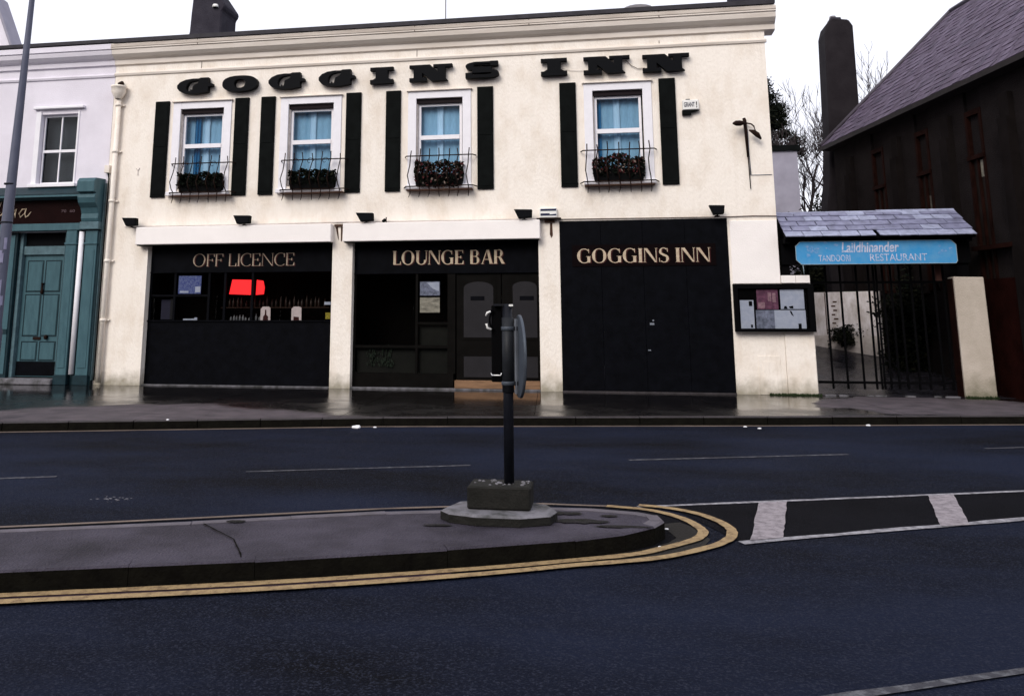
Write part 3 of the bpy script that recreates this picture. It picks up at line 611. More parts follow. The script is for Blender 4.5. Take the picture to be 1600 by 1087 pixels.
P(MB().box(4.96,5.09,yb+.06,yb+.08,1.37,1.50), 'show_card', 'yellow_card', f1); P(MB().box(4.93,5.09,yb+.06,yb+.08,1.66,1.72), 'show_card', 'paper', f1)
P(MB().box(1.02,5.15,yb-.10,yb+.1,.0,.022), 'threshold', 'conc_l', f1)
# --- shopfront 2: lounge bar
f2 = empty('shopfront', (5.58,yb,0)); f2.parent = pub
P(MB().box(5.58,9.40,yb,yb+.08,2.30,2.93).box(5.58,9.40,yb-.02,yb,2.28,2.305), 'fascia', 'black', f2, .003)
lettering('LOUNGE BAR', 6.39, 8.72, 2.465, 2.745, yb, f2, T=.17, t=.045)
dk = mat('dark_brown_black_paint', (.0042,.0038,.0035), .5, var=.3, scale=4, spec=.08)
P(MB().box(5.58,7.66,yb,yb+.10,.02,.30).box(5.58,5.63,yb,yb+.06,.30,2.28).box(6.88,6.93,yb,yb+.06,.30,2.28).box(7.54,7.70,yb,yb+.1,.30,2.28).box(5.63,6.88,yb+.002,yb+.05,.80,.85).box(6.93,7.54,yb+.002,yb+.05,.80,.85).box(6.93,7.54,yb+.002,yb+.05,1.27,1.31), 'window_frame', dk, f2)
P(MB().poly([(5.6,yb+.03,.3),(7.6,yb+.03,.3),(7.6,yb+.03,2.28),(5.6,yb+.03,2.28)]), 'pane', 'pane2', f2)
P(MB().box(5.63,6.87,yb+.12,yb+.13,.30,.80).box(6.94,7.53,yb+.12,yb+.13,.30,.80).box(6.94,7.53,yb+.12,yb+.13,.85,1.27), 'panel', mat('dim_olive_panel', (.0065,.0065,.005), .6, var=.4, scale=5), f2)
p1 = tag(P(MB().box(6.96,7.37,yb+.055,yb+.06,1.84,2.12), 'poster', 'photo', f2), 'upper grey photograph poster'); P(MB().prism([(7.1,2.10),(7.35,2.11),(7.36,1.92),(7.22,1.98)], 'y', yb+.052, yb+.055), 'poster_print', 'paper', p1)
p2 = tag(P(MB().box(6.96,7.37,yb+.055,yb+.06,1.50,1.80), 'poster', mat('black_cream_print', (.55,.5,.42), .7, col2=(.01,.01,.01), mix=.55, scale=9, stretch=(.6,1,1.6)), f2), 'lower black and cream poster')
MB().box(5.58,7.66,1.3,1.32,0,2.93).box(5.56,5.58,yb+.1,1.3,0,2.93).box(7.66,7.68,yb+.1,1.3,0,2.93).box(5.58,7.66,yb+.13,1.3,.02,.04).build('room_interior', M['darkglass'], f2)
lf = MB(); rr = random.Random(5)
for k in range(150):
    cx = rr.choice((5.98,6.18,6.33)) + rr.gauss(0,.05); cz = .40+rr.random()**1.3*.4; y_ = yb+.09+rr.uniform(-.03,.02); s_ = rr.uniform(.015,.04); an = rr.uniform(-.6,.6)
    lf.poly([(cx,y_,cz),(cx+s_*math.cos(1+an)*.5,y_-.01,cz+s_),(cx+an*.05,y_-.005,cz+s_*2.2),(cx-s_*.5,y_+.01,cz+s_)])
P(lf, 'plant', mat('dim_green_leaf', (.03,.042,.03), .7), f2)['kind'] = 'stuff'
# doors: two leaves with arched etched panels
for k, (x0, x1, a0, a1) in enumerate(((7.72,8.62,7.87,8.47),(8.64,9.39,8.86,9.34))):
    d = P(MB().box(x0,x1,yb+.03,yb+.08,.19,2.28), 'door', dk, f2)
    def archp(l, r_, b, tp):
        n = 10; c = (l+r_)/2; rad = (r_-l)/2; return [(l,b),(r_,b)] + [(c+rad*math.cos(math.pi*i/n), tp-rad*.42+rad*.42*math.sin(math.pi*i/n)) for i in range(n+1)]
    P(MB().prism(archp(a0-.05,a1+.05,.96,2.19), 'y', yb+.018, yb+.0295), 'panel_mould', dk, d)
    P(MB().prism(archp(a0,a1,1.01,2.11), 'y', yb+.008, yb+.017), 'etched_panel', 'etched', d)
    P(MB().box(a0,a1,yb+.012,yb+.029,.24,.64), 'lower_panel', 'etched', d)
    P(MB().box(a0+.14,a0+.42,yb+.002,yb+.0075,1.74,1.82), 'name_plate', 'black', d)
P(MB().box(7.70,9.39,yb-.10,yb+.1,.03,.18), 'door_step', 'wood', f2, .006)
P(MB().box(5.58,9.40,yb-.14,yb+.1,.0,.028), 'threshold', 'conc_l', f2)
# --- shopfront 3: closed black boarding
f3 = empty('shopfront', (9.82,yb,0)); f3.parent = pub
for k in range(4):
    x0 = 9.82 + .80*k; P(MB().box(x0+.002,x0+.798,-.012,.05,.03,3.27), 'boarding_panel', 'black', f3, .002)
P(MB().box(10.06,12.78,-.024,-.0125,2.38,2.80), 'name_board', mat('black_maroon_paint', (.0038,.0018,.0022), .5, spec=.08), f3)
lettering('GOGGINS INN', 10.15, 12.69, 2.45, 2.72, -.024, f3, T=.18, t=.042)
P(MB().box(11.50,11.58,-.02,-.013,1.26,1.30).box(11.55,11.58,-.02,-.013,1.33,1.36), 'fixing_mark', 'greych', f3); P(MB().box(11.45,11.50,-.02,-.013,.78,.80), 'fixing_mark', 'greych', f3)
P(MB().box(9.82,13.02,-.06,.05,.0,.025), 'threshold', 'kerbtop', f3)

# --- raised slab letters along the upper wall
sg = empty('letter_sign', (7,0,6.2), 'raised heavy black slab serif letters spelling a name above the upper windows', 'sign')
def ering(cx, cz, rx, rz, ix, iz, a0, a1, n=36, e=2.5, icx=None):
    qs = []
    icx = cx if icx is None else icx
    def sp(r1, r2, t, c_):
        c, s = math.cos(t), math.sin(t); k = (abs(c)**e + abs(s)**e)**(-1/e); return (c_ + r1*c*k, cz + r2*s*k)
    for k in range(n):
        b0, b1 = R(a0+(a1-a0)*k/n), R(a0+(a1-a0)*(k+1)/n)
        qs.append([sp(rx,rz,b0,cx), sp(rx,rz,b1,cx), sp(ix,iz,b1,icx), sp(ix,iz,b0,icx)])
    return qs
def big(ch, W):
    """outline pieces in a box W wide and 1 high"""
    if ch == 'O': return ering(W/2,.5,W/2,.5,W*.16,.28,0,360)
    if ch == 'G':
        pr_ = [(.62,.96,.60,.85),(.45,.97,.50,.84),(.25,.92,.38,.79),(.10,.78,.31,.68),(.02,.58,.28,.54),(.02,.40,.27,.42),(.09,.20,.27,.32),(.22,.06,.30,.20),(.42,0,.36,.18),(.60,0,.42,.19),(.74,.05,.44,.28),(.87,.10,.45,.40),(.87,.42,.46,.50),(.985,.45,.48,.55),(.985,.60,.51,.58),(.87,.66,.54,.61),(.87,1.0,.58,.64),(.66,1.0,.61,.72)]
        return [[(W*a[0],a[1]),(W*b[0],b[1]),(W*b[2],b[3]),(W*a[2],a[3])] for a, b in zip(pr_, pr_[1:]+pr_[:1])]
    if ch == 'I': return [rect(0,W,0,.24), rect(0,W,.80,1), rect(W*.24,W*.76,.2,.85), [(W*.12,.24),(W*.30,.24),(W*.30,.40)], [(W*.88,.24),(W*.70,.24),(W*.70,.40)]]
    if ch == 'N': return [rect(0,W*.40,0,.22), rect(0,W*.34,.82,1), rect(W*.10,W*.30,.1,.95), [(W*.10,1),(W*.48,1),(W*.90,0),(W*.52,0)], rect(W*.66,W*.84,.1,.9), rect(W*.56,W*1.0,.82,1)]
    if ch == 'S': return ering(W*.44,.74,W*.42,.26,W*.20,.055,20,270,22) + ering(W*.56,.27,W*.42,.27,W*.22,.055,-160,90,22) + [rect(W*.74,W*.96,.72,1.0), rect(W*.02,W*.22,.02,.34), rect(W*.22,W*.78,.32,.66), rect(W*.25,W*.80,.86,.98), rect(W*.2,W*.75,.02,.18), [(W*.08,.62),(W*.25,.56),(W*.25,.50),(W*.12,.52)]]
BL = [('G',1.52,2.38,6.215),('O',2.60,3.40,6.22),('G',3.64,4.48,6.225),('G',4.77,5.60,6.235),('I',5.92,6.42,6.245),('N',6.77,7.68,6.25),('S',7.95,8.67,6.255),('I',9.52,10.05,6.245),('N',10.38,11.30,6.235),('N',11.55,12.46,6.22)]
for ch_, x0, x1, zb in BL:
    mb = MB()
    for i, p in enumerate(big(ch_, x1-x0)): mb.prism([(x0+q[0], zb+q[1]*.355) for q in p], 'y', -.135-.0006*i, -.03)
    mb.box((x0+x1)/2-.16,(x0+x1)/2-.13,-.03,-.001,zb+.1,zb+.13); mb.box((x0+x1)/2+.13,(x0+x1)/2+.16,-.03,-.001,zb+.1,zb+.13)
    mb.build('letter', M['letter'], sg)

# --- window guards and planters
def guard(cx, idx, labels):
    x0, x1 = cx-.74, cx+.74
    o = empty('window_guard', (cx,0,4.0), labels, 'railing', 'wrought iron guards under the upper windows')
    MB().tube([(x0,-.03,4.66),(x0+.05,-.16,4.66),(x1-.05,-.16,4.66),(x1,-.03,4.66)], .013, 6).build('rail', M['iron'], o)
    MB().tube([(x0-.02,-.03,4.02),(x0+.05,-.18,4.03),(x1-.05,-.18,4.03),(x1+.02,-.03,4.02)], .013, 6).build('rail', M['iron'], o)
    MB().box(x0+.06,x1-.06,-.20,-.02,3.945,3.965).build('shelf', M['rust'], o)
    rg = random.Random(idx)
    for k in range(7):
        x = x0+.13+k*(x1-x0-.26)/6 + rg.uniform(-.012,.012); j = rg.uniform(-.02,.02)
        b = MB(); b.tube([(x+j,-.17,4.80+rg.uniform(-.03,.03)),(x,-.165,4.66),(x-.02+j,-.22,4.45),(x-.035,-.29,4.24),(x-.01,-.26,4.10),(x,-.18,4.02)], .011, 6)
        b.tube([(x,-.19,4.02),(x+.005,-.20,3.93),(x+.005,-.205,3.88),(x+rg.uniform(-.03,.02),-.21,3.80)], [.011,.011,.011,.006], 6)
        b.build('bar', M['iron'], o)
    if idx in (0,1):                                     # loose scrolls
        for k in range(3):
            cx_ = x0+.35+k*.33; pts = [(cx_+.09*math.cos(t*.5)*(1-t/14), -.175, 4.62+.09*math.sin(t*.5)*(1-t/14)) for t in range(12)]
            MB().tube(pts, .006, 5).build('scroll', M['iron'], o)
    return o
GL = ['black iron window guard with scrolls below the leftmost upper window', 'black iron window guard with scrolls below the second upper window from the left', 'black iron window guard below the third upper window, plants spilling through it', 'black iron window guard below the rightmost upper window']
def planter(cx, idx, label):
    x0, x1 = cx-.52, cx+.50
    o = empty('window_box', (cx,-.15,4.04), label, 'planter', 'planted boxes in the window guards')
    MB().prism([(x0+.04,4.045),(x1-.04,4.045),(x1,4.28),(x0,4.28)], 'y', -.165, -.035).build('trough', M['bin'], o)
    rg = random.Random(idx+20); l = MB()
    n = [1300,1300,1700,1600][idx]
    for k in range(n):
        u = rg.random(); x = x0+.01+u*(x1-x0-.02); top = (4.44,4.44,4.54,4.50)[idx] + .10*noise.noise(Vector((x*5,idx*3,0)))
        if idx == 3: top += .07*math.exp(-((x-cx)/.2)**2)
        zlo = 4.0 if idx == 2 and abs(x-cx) < .38 else 4.12
        z = zlo + (top-zlo)*rg.random()**.8; y_ = -.13 + rg.gauss(0,.05); y_ = max(-.27, min(-.04, y_))
        d = Vector((rg.gauss(0,1),rg.gauss(0,1)-.4,rg.gauss(0,1)+.3)).normalized(); t_ = d.cross(Vector((rg.gauss(0,1),rg.gauss(0,1),rg.gauss(0,1)))).normalized(); s_ = rg.uniform(.022,.05)
        q = rg.random()
        l.cur = 0 if q < .8 else 1 if q < .92 else 2
        if idx >= 2: l.cur = 0 if q < .55 else 1 if q < .68 else 2 if q < .93 else 3
        c = Vector((x,y_,z)); l.poly([c-d*s_, c+t_*s_*.55, c+d*s_, c-t_*s_*.55])
    f = l.build('foliage', [M['leaf1'], M['leaf2'], M['leaf3'] if idx >= 2 else M['leaf2'], M['leaf4']], o); f['kind'] = 'stuff'
    return o
PL = ['low dark green window box planting in the leftmost window guard', 'low dark planting in the window guard second from the left', 'fullest window box, reddish leaves and pale blooms hanging over the sill', 'window box with red brown leaves heaped in the middle, rightmost window']
for i, cx in enumerate((2.22, 4.72, 7.42, 11.02)):
    guard(cx, i, GL[i]); planter(cx, i, PL[i])

# --- flood lamps on the ledge
def flood(x, label, tilt, wd, first):
    z = 3.305
    o = empty('flood_lamp', (x,-.12,z), label, 'lamp', 'black flood lamps along the ledge over the shopfronts')
    h = wd/2
    b = MB(); b.prism([(x-h-.03,z+.20),(x+h,z+.19),(x+h-.02+tilt,z+.03),(x-h+.05+tilt,z+.015)], 'y', -.27, -.15); b.build('housing', M['shutter'], o, bevel=.008)
    MB().prism([(x-h-.01,z+.185),(x+h-.02,z+.178),(x+h-.04+tilt,z+.045),(x-h+.06+tilt,z+.035)], 'y', -.274, -.271).build('glass', M['letter'], o)
    MB().tube([(x,-.20,z+.06),(x,-.14,z+.01),(x,-.05,z+.008)], .015, 6).box(x-.04,x+.04,-.16,-.03,z-.003,z+.012).build('bracket', M['iron'], o)
    return o
for x, tl, wd, lb in ((.69,.03,.30,'black flood lamp at the far left end of the ledge, left of the shutter box'),(3.25,.01,.34,'black flood lamp above the first shopfront lettering'),(5.90,.03,.33,'tilted black flood lamp at the left end of the second shutter box'),(9.14,.01,.33,'black flood lamp beside the small striped alarm box'),(12.83,.0,.26,'square black flood lamp on top of the closed black boarding')):
    flood(x, lb, tl, wd, 0)
o = empty('small_lamp', (6.28,-.1,3.3), 'small black sensor lamp beside the tilted flood lamp', 'lamp')
MB().tube([(6.25,-.12,3.33),(6.30,-.15,3.36)], .035, 8).build('housing', M['shutter'], o); MB().tube([(6.31,-.1,3.30),(6.31,-.1,3.42)], .012, 6).build('bracket', M['iron'], o)
# alarm boxes
o = empty('alarm_box', (9.62,-.06,3.34), 'small white alarm box with blue and black stripes on the central pier', 'alarm')
MB().box(9.44,9.78,-.10,-.001,3.345,3.535).build('cover', M['whitebit'], o, bevel=.008)
M['navy'] = mat('navy_print', (.015,.018,.055), .5)
MB().box(9.46,9.77,-.105,-.1005,3.48,3.52).box(9.46,9.64,-.105,-.1005,3.385,3.43).prism([(9.64,3.385),(9.77,3.385),(9.77,3.42),(9.64,3.405)], 'y', -.105, -.1005).build('stripe', M['navy'], o)
MB().box(9.38,9.86,-.14,-.001,3.315,3.338).build('shelf_bracket', M['iron'], o)
o = empty('alarm_box', (12.42,-.05,5.3), 'white alarm box with blue lettering right of the last shutter', 'alarm')
MB().box(12.29,12.60,-.11,-.02,5.42,5.62).build('cover', M['whitebit'], o, bevel=.012)
MB().box(12.28,12.45,-.09,-.001,5.33,5.415).box(12.36,12.44,-.07,-.001,5.625,5.645).prism([(12.45,5.37),(12.58,5.40),(12.62,5.415),(12.45,5.415)], 'y', -.09, -.02).build('backing_box', M['shutter'], o)
print_text('GRANT', 12.315, 12.52, 5.475, 5.57, -.111, M['navy'], o, bold=.02); print_text('!', 12.545, 12.565, 5.455, 5.58, -.111, M['letter'], o, bold=.02)
# twin bracket lamp
o = empty('bracket_lamp', (13.47,-.05,4.4), 'black twin headed bracket lamp on a wall post near the right corner', 'lamp')
MB().tube([(13.44,-.05,5.22),(13.45,-.05,5.17),(13.46,-.05,5.0),(13.475,-.05,4.45)], [.03,.035,.032,.022], 8).tube([(13.475,-.05,4.45),(13.49,-.03,3.83)], [.012,.009], 6).build('post', M['iron'], o)
MB().tube([(13.45,-.06,5.12),(13.40,-.16,5.10),(13.36,-.20,5.09)], [.025,.02,.02], 6).build('arm', M['iron'], o)
MB().tube([(13.20,-.24,5.08),(13.26,-.22,5.085),(13.34,-.20,5.09),(13.42,-.17,5.10)], [.02,.052,.055,.03], 8).build('lamp_head', M['iron'], o)
MB().tube([(13.47,-.06,5.12),(13.56,-.12,5.08),(13.60,-.14,5.03),(13.62,-.15,4.93)], .016, 6).build('arm', M['iron'], o)
MB().tube([(13.50,-.16,4.955),(13.58,-.16,4.92),(13.65,-.16,4.86),(13.715,-.16,4.77)], [.012,.045,.052,.018], 8).build('lamp_head', M['iron'], o)
MB().tube([(13.50,-.03,5.0),(13.505,-.02,4.1)], .006, 5).build('wire', M['greych'], o)
# bird mark on the wall, left of window 1
MB().tube([(.62,-.006,4.62),(.66,-.01,4.56),(.70,-.006,4.63)], .008, 5).tube([(.66,-.01,4.56),(.67,-.006,4.46)], .006, 5).build('wall_bracket', M['reveal'], pub)

# --- downpipe with hopper between the two houses
o = empty('downpipe', (.12,-.08,0), 'cream downpipe with a hopper head where the two houses meet', 'pipe')
MB().lathe([(.06,6.18),(.10,6.22),(.155,6.34),(.155,6.42),(.17,6.43),(.17,6.47)], (.14,-.13), 14).build('hopper', M['cream'], o)
MB().tube([(.14,-.13,6.42),(.15,-.12,6.52),(.16,-.05,6.56)], .055, 8).build('outlet', M['iron'], o)
MB().tube([(.14,-.09,6.2),(.14,-.09,3.5),(.13,-.09,.05)], .052, 10).build('pipe', M['cream'], o)
for z in (6.05,5.0,3.9,2.6,1.35): MB().lathe([(.052,z-.03),(.066,z-.03),(.066,z+.03),(.052,z+.03)], (.135,-.09), 10).box(.03,.25,-.05,-.001,z-.015,z+.015).build('collar', M['cream'], o)
o = empty('service_cable', (.0,-.03,0), 'thin black service pipe and junction box at the joint between the houses', 'cable')
MB().tube([(-.02,-.05,4.55),(.0,-.04,4.4),(-.005,-.04,3.4),(-.005,-.04,.1)], .016, 6).build('pipe', M['bar'], o)
MB().box(-.10,.02,-.09,-.001,4.53,4.70).build('junction_box', M['cornice_w'], o, bevel=.006)
MB().tube([(.0,-.04,3.98),(.2,-.03,3.97)], .008, 5).build('stub', M['reveal'], o)

# ------------------------------------------------------------------ white house with the teal shopfront
hs = empty('white_house', (-3,0,0), 'lilac white rendered house with a teal shopfront below and one sash window', 'house')
wm = MB(); wall_grid(wm, -9.0, -.055, 0, 7.12, 0, [(-1.80,-.89,4.33,5.93),(-5.6,-4.7,4.33,5.93),(-8.4,-.06,0,3.26)], .16)
wm.poly([(-9,0,0),(-9,9,0),(-9,9,7.4),(-9,0,7.4)]); wm.poly([(-9,9,0),(-.06,9,0),(-.06,9,7.4),(-9,9,7.4)]); wm.build('wall', M['lilac'], hs)
prof = [(0,6.98),(-.05,7.0),(-.06,7.10),(-.13,7.14),(-.20,7.20),(-.22,7.27),(-.22,7.30),(-.25,7.31),(-.25,7.43),(-.10,7.46),(.3,7.46),(.3,6.98)]
MB().prism(prof, 'x', -9.1, -.055).build('cornice', M['lilac'], hs)
MB().prism([(0,6.72),(-.03,6.73),(-.045,6.77),(-.03,6.80),(0,6.81)], 'x', -9, -.055).build('string_course', M['lilac'], hs)
MB().box(-9.1,-.11,-.26,-.14,7.462,7.54).poly([(-9.1,-.16,7.47),(-.11,-.16,7.47),(-.11,4.5,8.35),(-9.1,4.5,8.35)]).poly([(-9.1,4.5,8.35),(-.11,4.5,8.35),(-.11,9.2,7.47),(-9.1,9.2,7.47)]).build('roof', M['slate'], hs)
for x0, x1 in ((-1.80,-.89),(-5.6,-4.7)):
    z0, z1 = 4.33, 5.93; xm = (x0+x1)/2; zm = 5.09; m_ = MB(); y0, y1 = .09, .13
    m_.box(x0+.02,x0+.05,y0,y1,z0+.05,z1-.05); m_.box(x1-.05,x1-.02,y0,y1,z0+.05,z1-.05); m_.box(x0+.02,x1-.02,y0,y1,z1-.05,z1); m_.box(x0+.02,x1-.02,y0,y1,z0,z0+.05); m_.box(x0+.05,x1-.05,y0-.01,y1,zm-.03,zm+.03)
    m_.box(xm-.014,xm+.014,y0+.002,y1-.002,z0+.05,zm-.03); m_.box(xm-.014,xm+.014,y0+.002,y1-.002,zm+.03,z1-.05)
    wo_ = m_.build('window', M['white'], hs)
    for a, b in ((x0+.05,xm-.014),(xm+.014,x1-.05)):
        for c, d in ((z0+.05,zm-.03),(zm+.03,z1-.05)): MB().box(a,b,.108,.112,c,d).build('pane', M['pane'], wo_)
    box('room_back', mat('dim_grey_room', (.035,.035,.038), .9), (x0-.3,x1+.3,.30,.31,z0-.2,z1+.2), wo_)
    MB().box(x0-.12,x0-.002,-.03,-.001,z0,z1+.06).build('surround', M['white'], hs); MB().box(x1+.002,x1+.04,-.02,-.001,z0,z1+.06).build('surround', M['white'], hs)
    MB().box(x0-.18,x1+.16,-.09,-.001,z1+.11,z1+.17).build('drip_mould', M['white'], hs, bevel=.01)
    MB().box(x0-.16,x1+.10,-.10,-.001,z0-.08,z0-.002).build('sill', M['white'], hs, bevel=.008)
sf = empty('teal_shopfront', (-2,-.1,0)); sf.parent = hs
P(MB().prism([(-.30,4.03),(-.30,4.06),(-.005,4.27),(-.005,4.03)], 'x', -8.4, -.52), 'lead_hood', 'teal_d', sf)
P(MB().prism([(-.32,3.99),(-.32,4.03),(-.26,4.028),(-.005,4.028),(-.005,3.95),(-.16,3.95),(-.20,3.98)], 'x', -8.4, -.52), 'shop_cornice', 'teal', sf)
P(MB().box(-8.4,-.53,-.10,-.002,3.43,3.948), 'fascia', 'fascia', sf)
P(MB().box(-8.4,-.53,-.15,-.002,3.27,3.428), 'architrave', 'teal', sf, .01)
def script(parent):
    m_ = M['gold']; y = -.112
    def st(pts, r_=.016): MB().tube([(a,y,b) for a,b in pts], [r_*.5]+[r_]*(len(pts)-2)+[r_*.4], 6).build('letter', m_, parent)
    st([(-2.83,3.60),(-2.78,3.72),(-2.70,3.76),(-2.66,3.70),(-2.74,3.62),(-2.84,3.62)]); st([(-2.52,3.95),(-2.60,3.78),(-2.66,3.62)], .018)
    st([(-2.55,3.70),(-2.62,3.60),(-2.50,3.64),(-2.45,3.74)]); st([(-2.42,3.74),(-2.40,3.66),(-2.46,3.58)])
    st([(-2.26,3.78),(-2.20,3.72),(-2.14,3.77),(-2.17,3.66),(-2.16,3.57)]); st([(-1.92,3.76),(-2.00,3.76),(-2.07,3.66),(-2.03,3.58),(-1.95,3.66)]); st([(-1.90,3.78),(-1.93,3.66),(-1.90,3.58),(-1.84,3.61),(-1.78,3.70)])
script(sf)
print_text('70  60', -1.05, -.72, 3.67, 3.73, -.1005, mat('ghost_lettering', (.09,.06,.07), .6), sf, bold=.01)
# scrolled console
for k, xx in enumerate(((-.50,-.09),(-8.38,-8.0))):
    P(MB().prism([(-.28,3.46),(-.42,4.26),(-.42,4.30),(-.44,4.31),(-.44,4.36),(-.40,4.42),(-.01,4.42),(-.01,3.46)] and [(-.01,3.45),(-.17,3.45),(-.20,3.52),(-.19,3.62),(-.24,3.74),(-.34,3.84),(-.38,3.95),(-.37,4.02),(-.33,4.03),(-.33,4.06),(-.42,4.07),(-.43,4.30),(-.36,4.38),(-.01,4.40)], 'x', xx[0], xx[1]), 'console', 'teal', sf, .008)
    P(MB().box(xx[0]-.02,xx[1]+.02,-.20,-.01,3.28,3.445), 'console_base', 'teal_l', sf, .01)
for x0, x1 in ((-.86,-.615),(-.40,-.12),(-8.3,-8.0)):
    P(MB().box(x0,x1,-.13,-.01,.20,3.265).box(x0-.02,x1+.02,-.155,-.01,2.96,3.00).box(x0+.04,x1-.04,-.142,-.13,.35,2.85), 'pilaster', 'teal', sf, .006)
    P(MB().box(x0-.03,x1+.03,-.16,-.01,.0,.20), 'plinth', 'teal_d', sf, .006)
P(MB().box(-.61,-.405,-.03,.05,.0,3.265), 'backing_board', 'teal_d', sf)
tag(P(MB().tube([(-.505,-.10,3.24),(-.505,-.10,.22)], .055, 12), 'white_downpipe', 'white', sf), 'white rainwater pipe between the two teal pilasters')
P(MB().box(-.11,-.065,-.10,-.005,.0,3.26), 'edge_trim', 'teal_d', sf); P(MB().box(-.064,-.05,-.08,-.005,.1,4.3), 'pale_edge', 'teal_l', sf)
# door
dy = .20
P(MB().box(-2.14,-2.06,dy-.10,dy+.06,.12,3.265).box(-1.04,-.96,dy-.10,dy+.06,.12,3.265).box(-2.06,-1.04,dy-.06,dy+.05,2.77,2.96), 'door_frame', 'teal_l', sf, .006)
P(MB().box(-.955,-.865,-.005,dy+.05,0.0,3.265), 'reveal_panel', 'teal_d', sf); 
P(MB().box(-2.06,-1.04,dy,dy+.01,2.96,3.265), 'transom_light', 'letter', sf)
d = P(MB().box(-2.05,-1.05,dy,dy+.05,.14,2.765), 'door', 'teal', sf)
for a, b, c, e in ((-1.94,-1.60,1.98,2.62),(-1.50,-1.16,1.98,2.62),(-1.94,-1.60,1.02,1.88),(-1.50,-1.16,1.02,1.88),(-1.94,-1.60,.50,.86),(-1.50,-1.16,.50,.86)):
    P(MB().box(a-.03,b+.03,dy-.004,dy-.0005,c-.03,c-.005).box(a-.03,b+.03,dy-.004,dy-.0005,e+.005,e+.03).box(a-.03,a-.005,dy-.004,dy-.0005,c-.005,e+.005).box(b+.005,b+.03,dy-.004,dy-.0005,c-.005,e+.005), 'panel_groove', 'teal_d', d)
    P(MB().prism([(a,c),(b,c),(b,e),(a,e)], 'y', dy-.014, dy-.001), 'panel', 'teal', d, .01)
P(MB().box(-2.04,-1.06,dy-.012,dy-.001,.16,.46), 'kick_plate', 'black', d)
P(MB().lathe([(.035,2.15),(.02,2.12),(.015,2.04),(.03,2.0),(.035,1.93),(.02,1.91)], (-1.55,dy-.03), 10), 'knocker', 'iron', d)
P(MB().box(-1.68,-1.50,dy-.03,dy-.001,.925,.985), 'letter_box', 'iron', d, .005); P(MB().lathe([(.02,.93),(.04,.96),(.04,1.0),(.02,1.03)], (-1.36,dy-.04), 10), 'door_knob', 'iron', d)
P(MB().box(-2.30,-.90,-.22,.14,.0,.12), 'door_step', 'conc_l', sf, .015)
# panels and shop window to the left of the door
P(MB().box(-2.62,-2.15,.02,.10,.12,3.265), 'side_panel', 'teal_d', sf); P(MB().box(-2.56,-2.44,.005,.02,.2,3.2).box(-2.34,-2.20,.005,.02,.2,3.2), 'side_stile', 'teal', sf)
P(MB().box(-2.34,-2.20,-.01,.004,1.05,1.15), 'lock_plate', 'teal_d', sf)
P(MB().box(-8.0,-2.63,.02,.10,.0,.9).box(-8.0,-2.63,.0,.1,.9,.98), 'stall_riser', 'teal', sf)
P(MB().box(-8.0,-2.63,.06,.07,.98,3.26), 'shop_window', 'letter', sf)
for x in (-2.7,-4.2,-5.7,-7.2): P(MB().box(x,x+.06,.03,.09,.98,3.26), 'mullion', 'teal', sf)

# pale gable far left
gb = empty('gable_house', (-12,6,0), 'pale rendered gable rising behind the white house at the far left', 'house')
MB().prism([(-16.4,0),(-7.45,0),(-7.45,9.6),(-8.35,11.45),(-11.9,14.2),(-16.4,9.6)], 'y', 6, 6.4).build('wall', M['lilac'], gb)
MB().prism([(-7.46,9.52),(-8.36,11.48),(-11.9,14.3),(-11.9,14.40),(-8.30,11.55),(-7.40,9.56)], 'y', 5.92, 6.5).build('roof', M['greywall'], gb)
MB().box(-16.3,-8.2,6.4,12,0,8.4).build('side_wall', M['lilac'], gb)
# aerial on the inn roof
o = empty('aerial', (7.3,1.0,7.6), 'thin grey aerial mast on the roof near the middle', 'aerial')
MB().tube([(7.33,1.0,7.6),(7.33,1.0,9.4)], .012, 5).build('mast', M['lead'], o); MB().tube([(6.9,1.0,9.3),(7.8,1.0,9.3)], .008, 5).build('crossbar', M['lead'], o)

# ------------------------------------------------------------------ gateway
gt = empty('gateway', (15.6,0,0), 'slate roofed gateway with black lintel between cream piers', 'gateway')
MB().box(13.935,14.46,-.02,.40,0,2.03).build('pier', M['cream'], gt, bevel=.012)
MB().box(13.932,14.44,-.06,.40,2.031,2.175).build('pier_cap', M['cream2'], gt, bevel=.008); MB().box(14.182,14.19,-.064,-.058,2.03,2.17).build('cap_joint', M['reveal'], gt)
pr = MB(); pr.prism([(16.92,0),(17.44,0),(17.42,2.12),(16.92,2.13)], 'y', -.03, .26)
M['pier2'] = mat('darker_cream_paint', (.56,.50,.44), .8, col2=(.40,.35,.29), mix=.4, scale=2.4, bump=.4, bscale=40, base_stain=(.30,(.12,.12,.07)), spec=.2)  # right pier's cream, mixed darker than the wall paint
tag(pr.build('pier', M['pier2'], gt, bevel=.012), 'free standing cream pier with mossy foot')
MB().box(16.90,16.918,.02,.26,0,2.1).build('pier_trim', M['brownwood'], gt)
for (x0,x1,y0,y1,z0,z1) in ((13.97,17.25,.0,.34,2.38,2.86),(14.0,14.10,-.22,.8,2.76,2.86),(17.12,17.22,-.22,.8,2.76,2.86),(17.0,17.22,.05,.3,2.13,2.38),(13.97,14.12,.05,.3,2.18,2.38)):
    MB().box(x0,x1,y0,y1,z0,z1).build('beam', M['bar'], gt)
MB().prism([(-.28,2.84),(.54,3.36),(1.3,2.84)], 'x', 14.05, 14.12).build('gable_board', M['bar'], gt); MB().prism([(-.28,2.84),(.54,3.36),(1.3,2.84)], 'x', 17.14, 17.20).build('gable_board', M['bar'], gt)
MB().prism([(-.30,2.82),(-.30,2.86),(.54,3.385),(1.35,2.86),(1.35,2.82),(.54,3.34)], 'x', 14.0, 17.25).build('roof_deck', M['bar'], gt)
EY, EZ, RY, RZ = -.36, 2.845, .52, 3.395
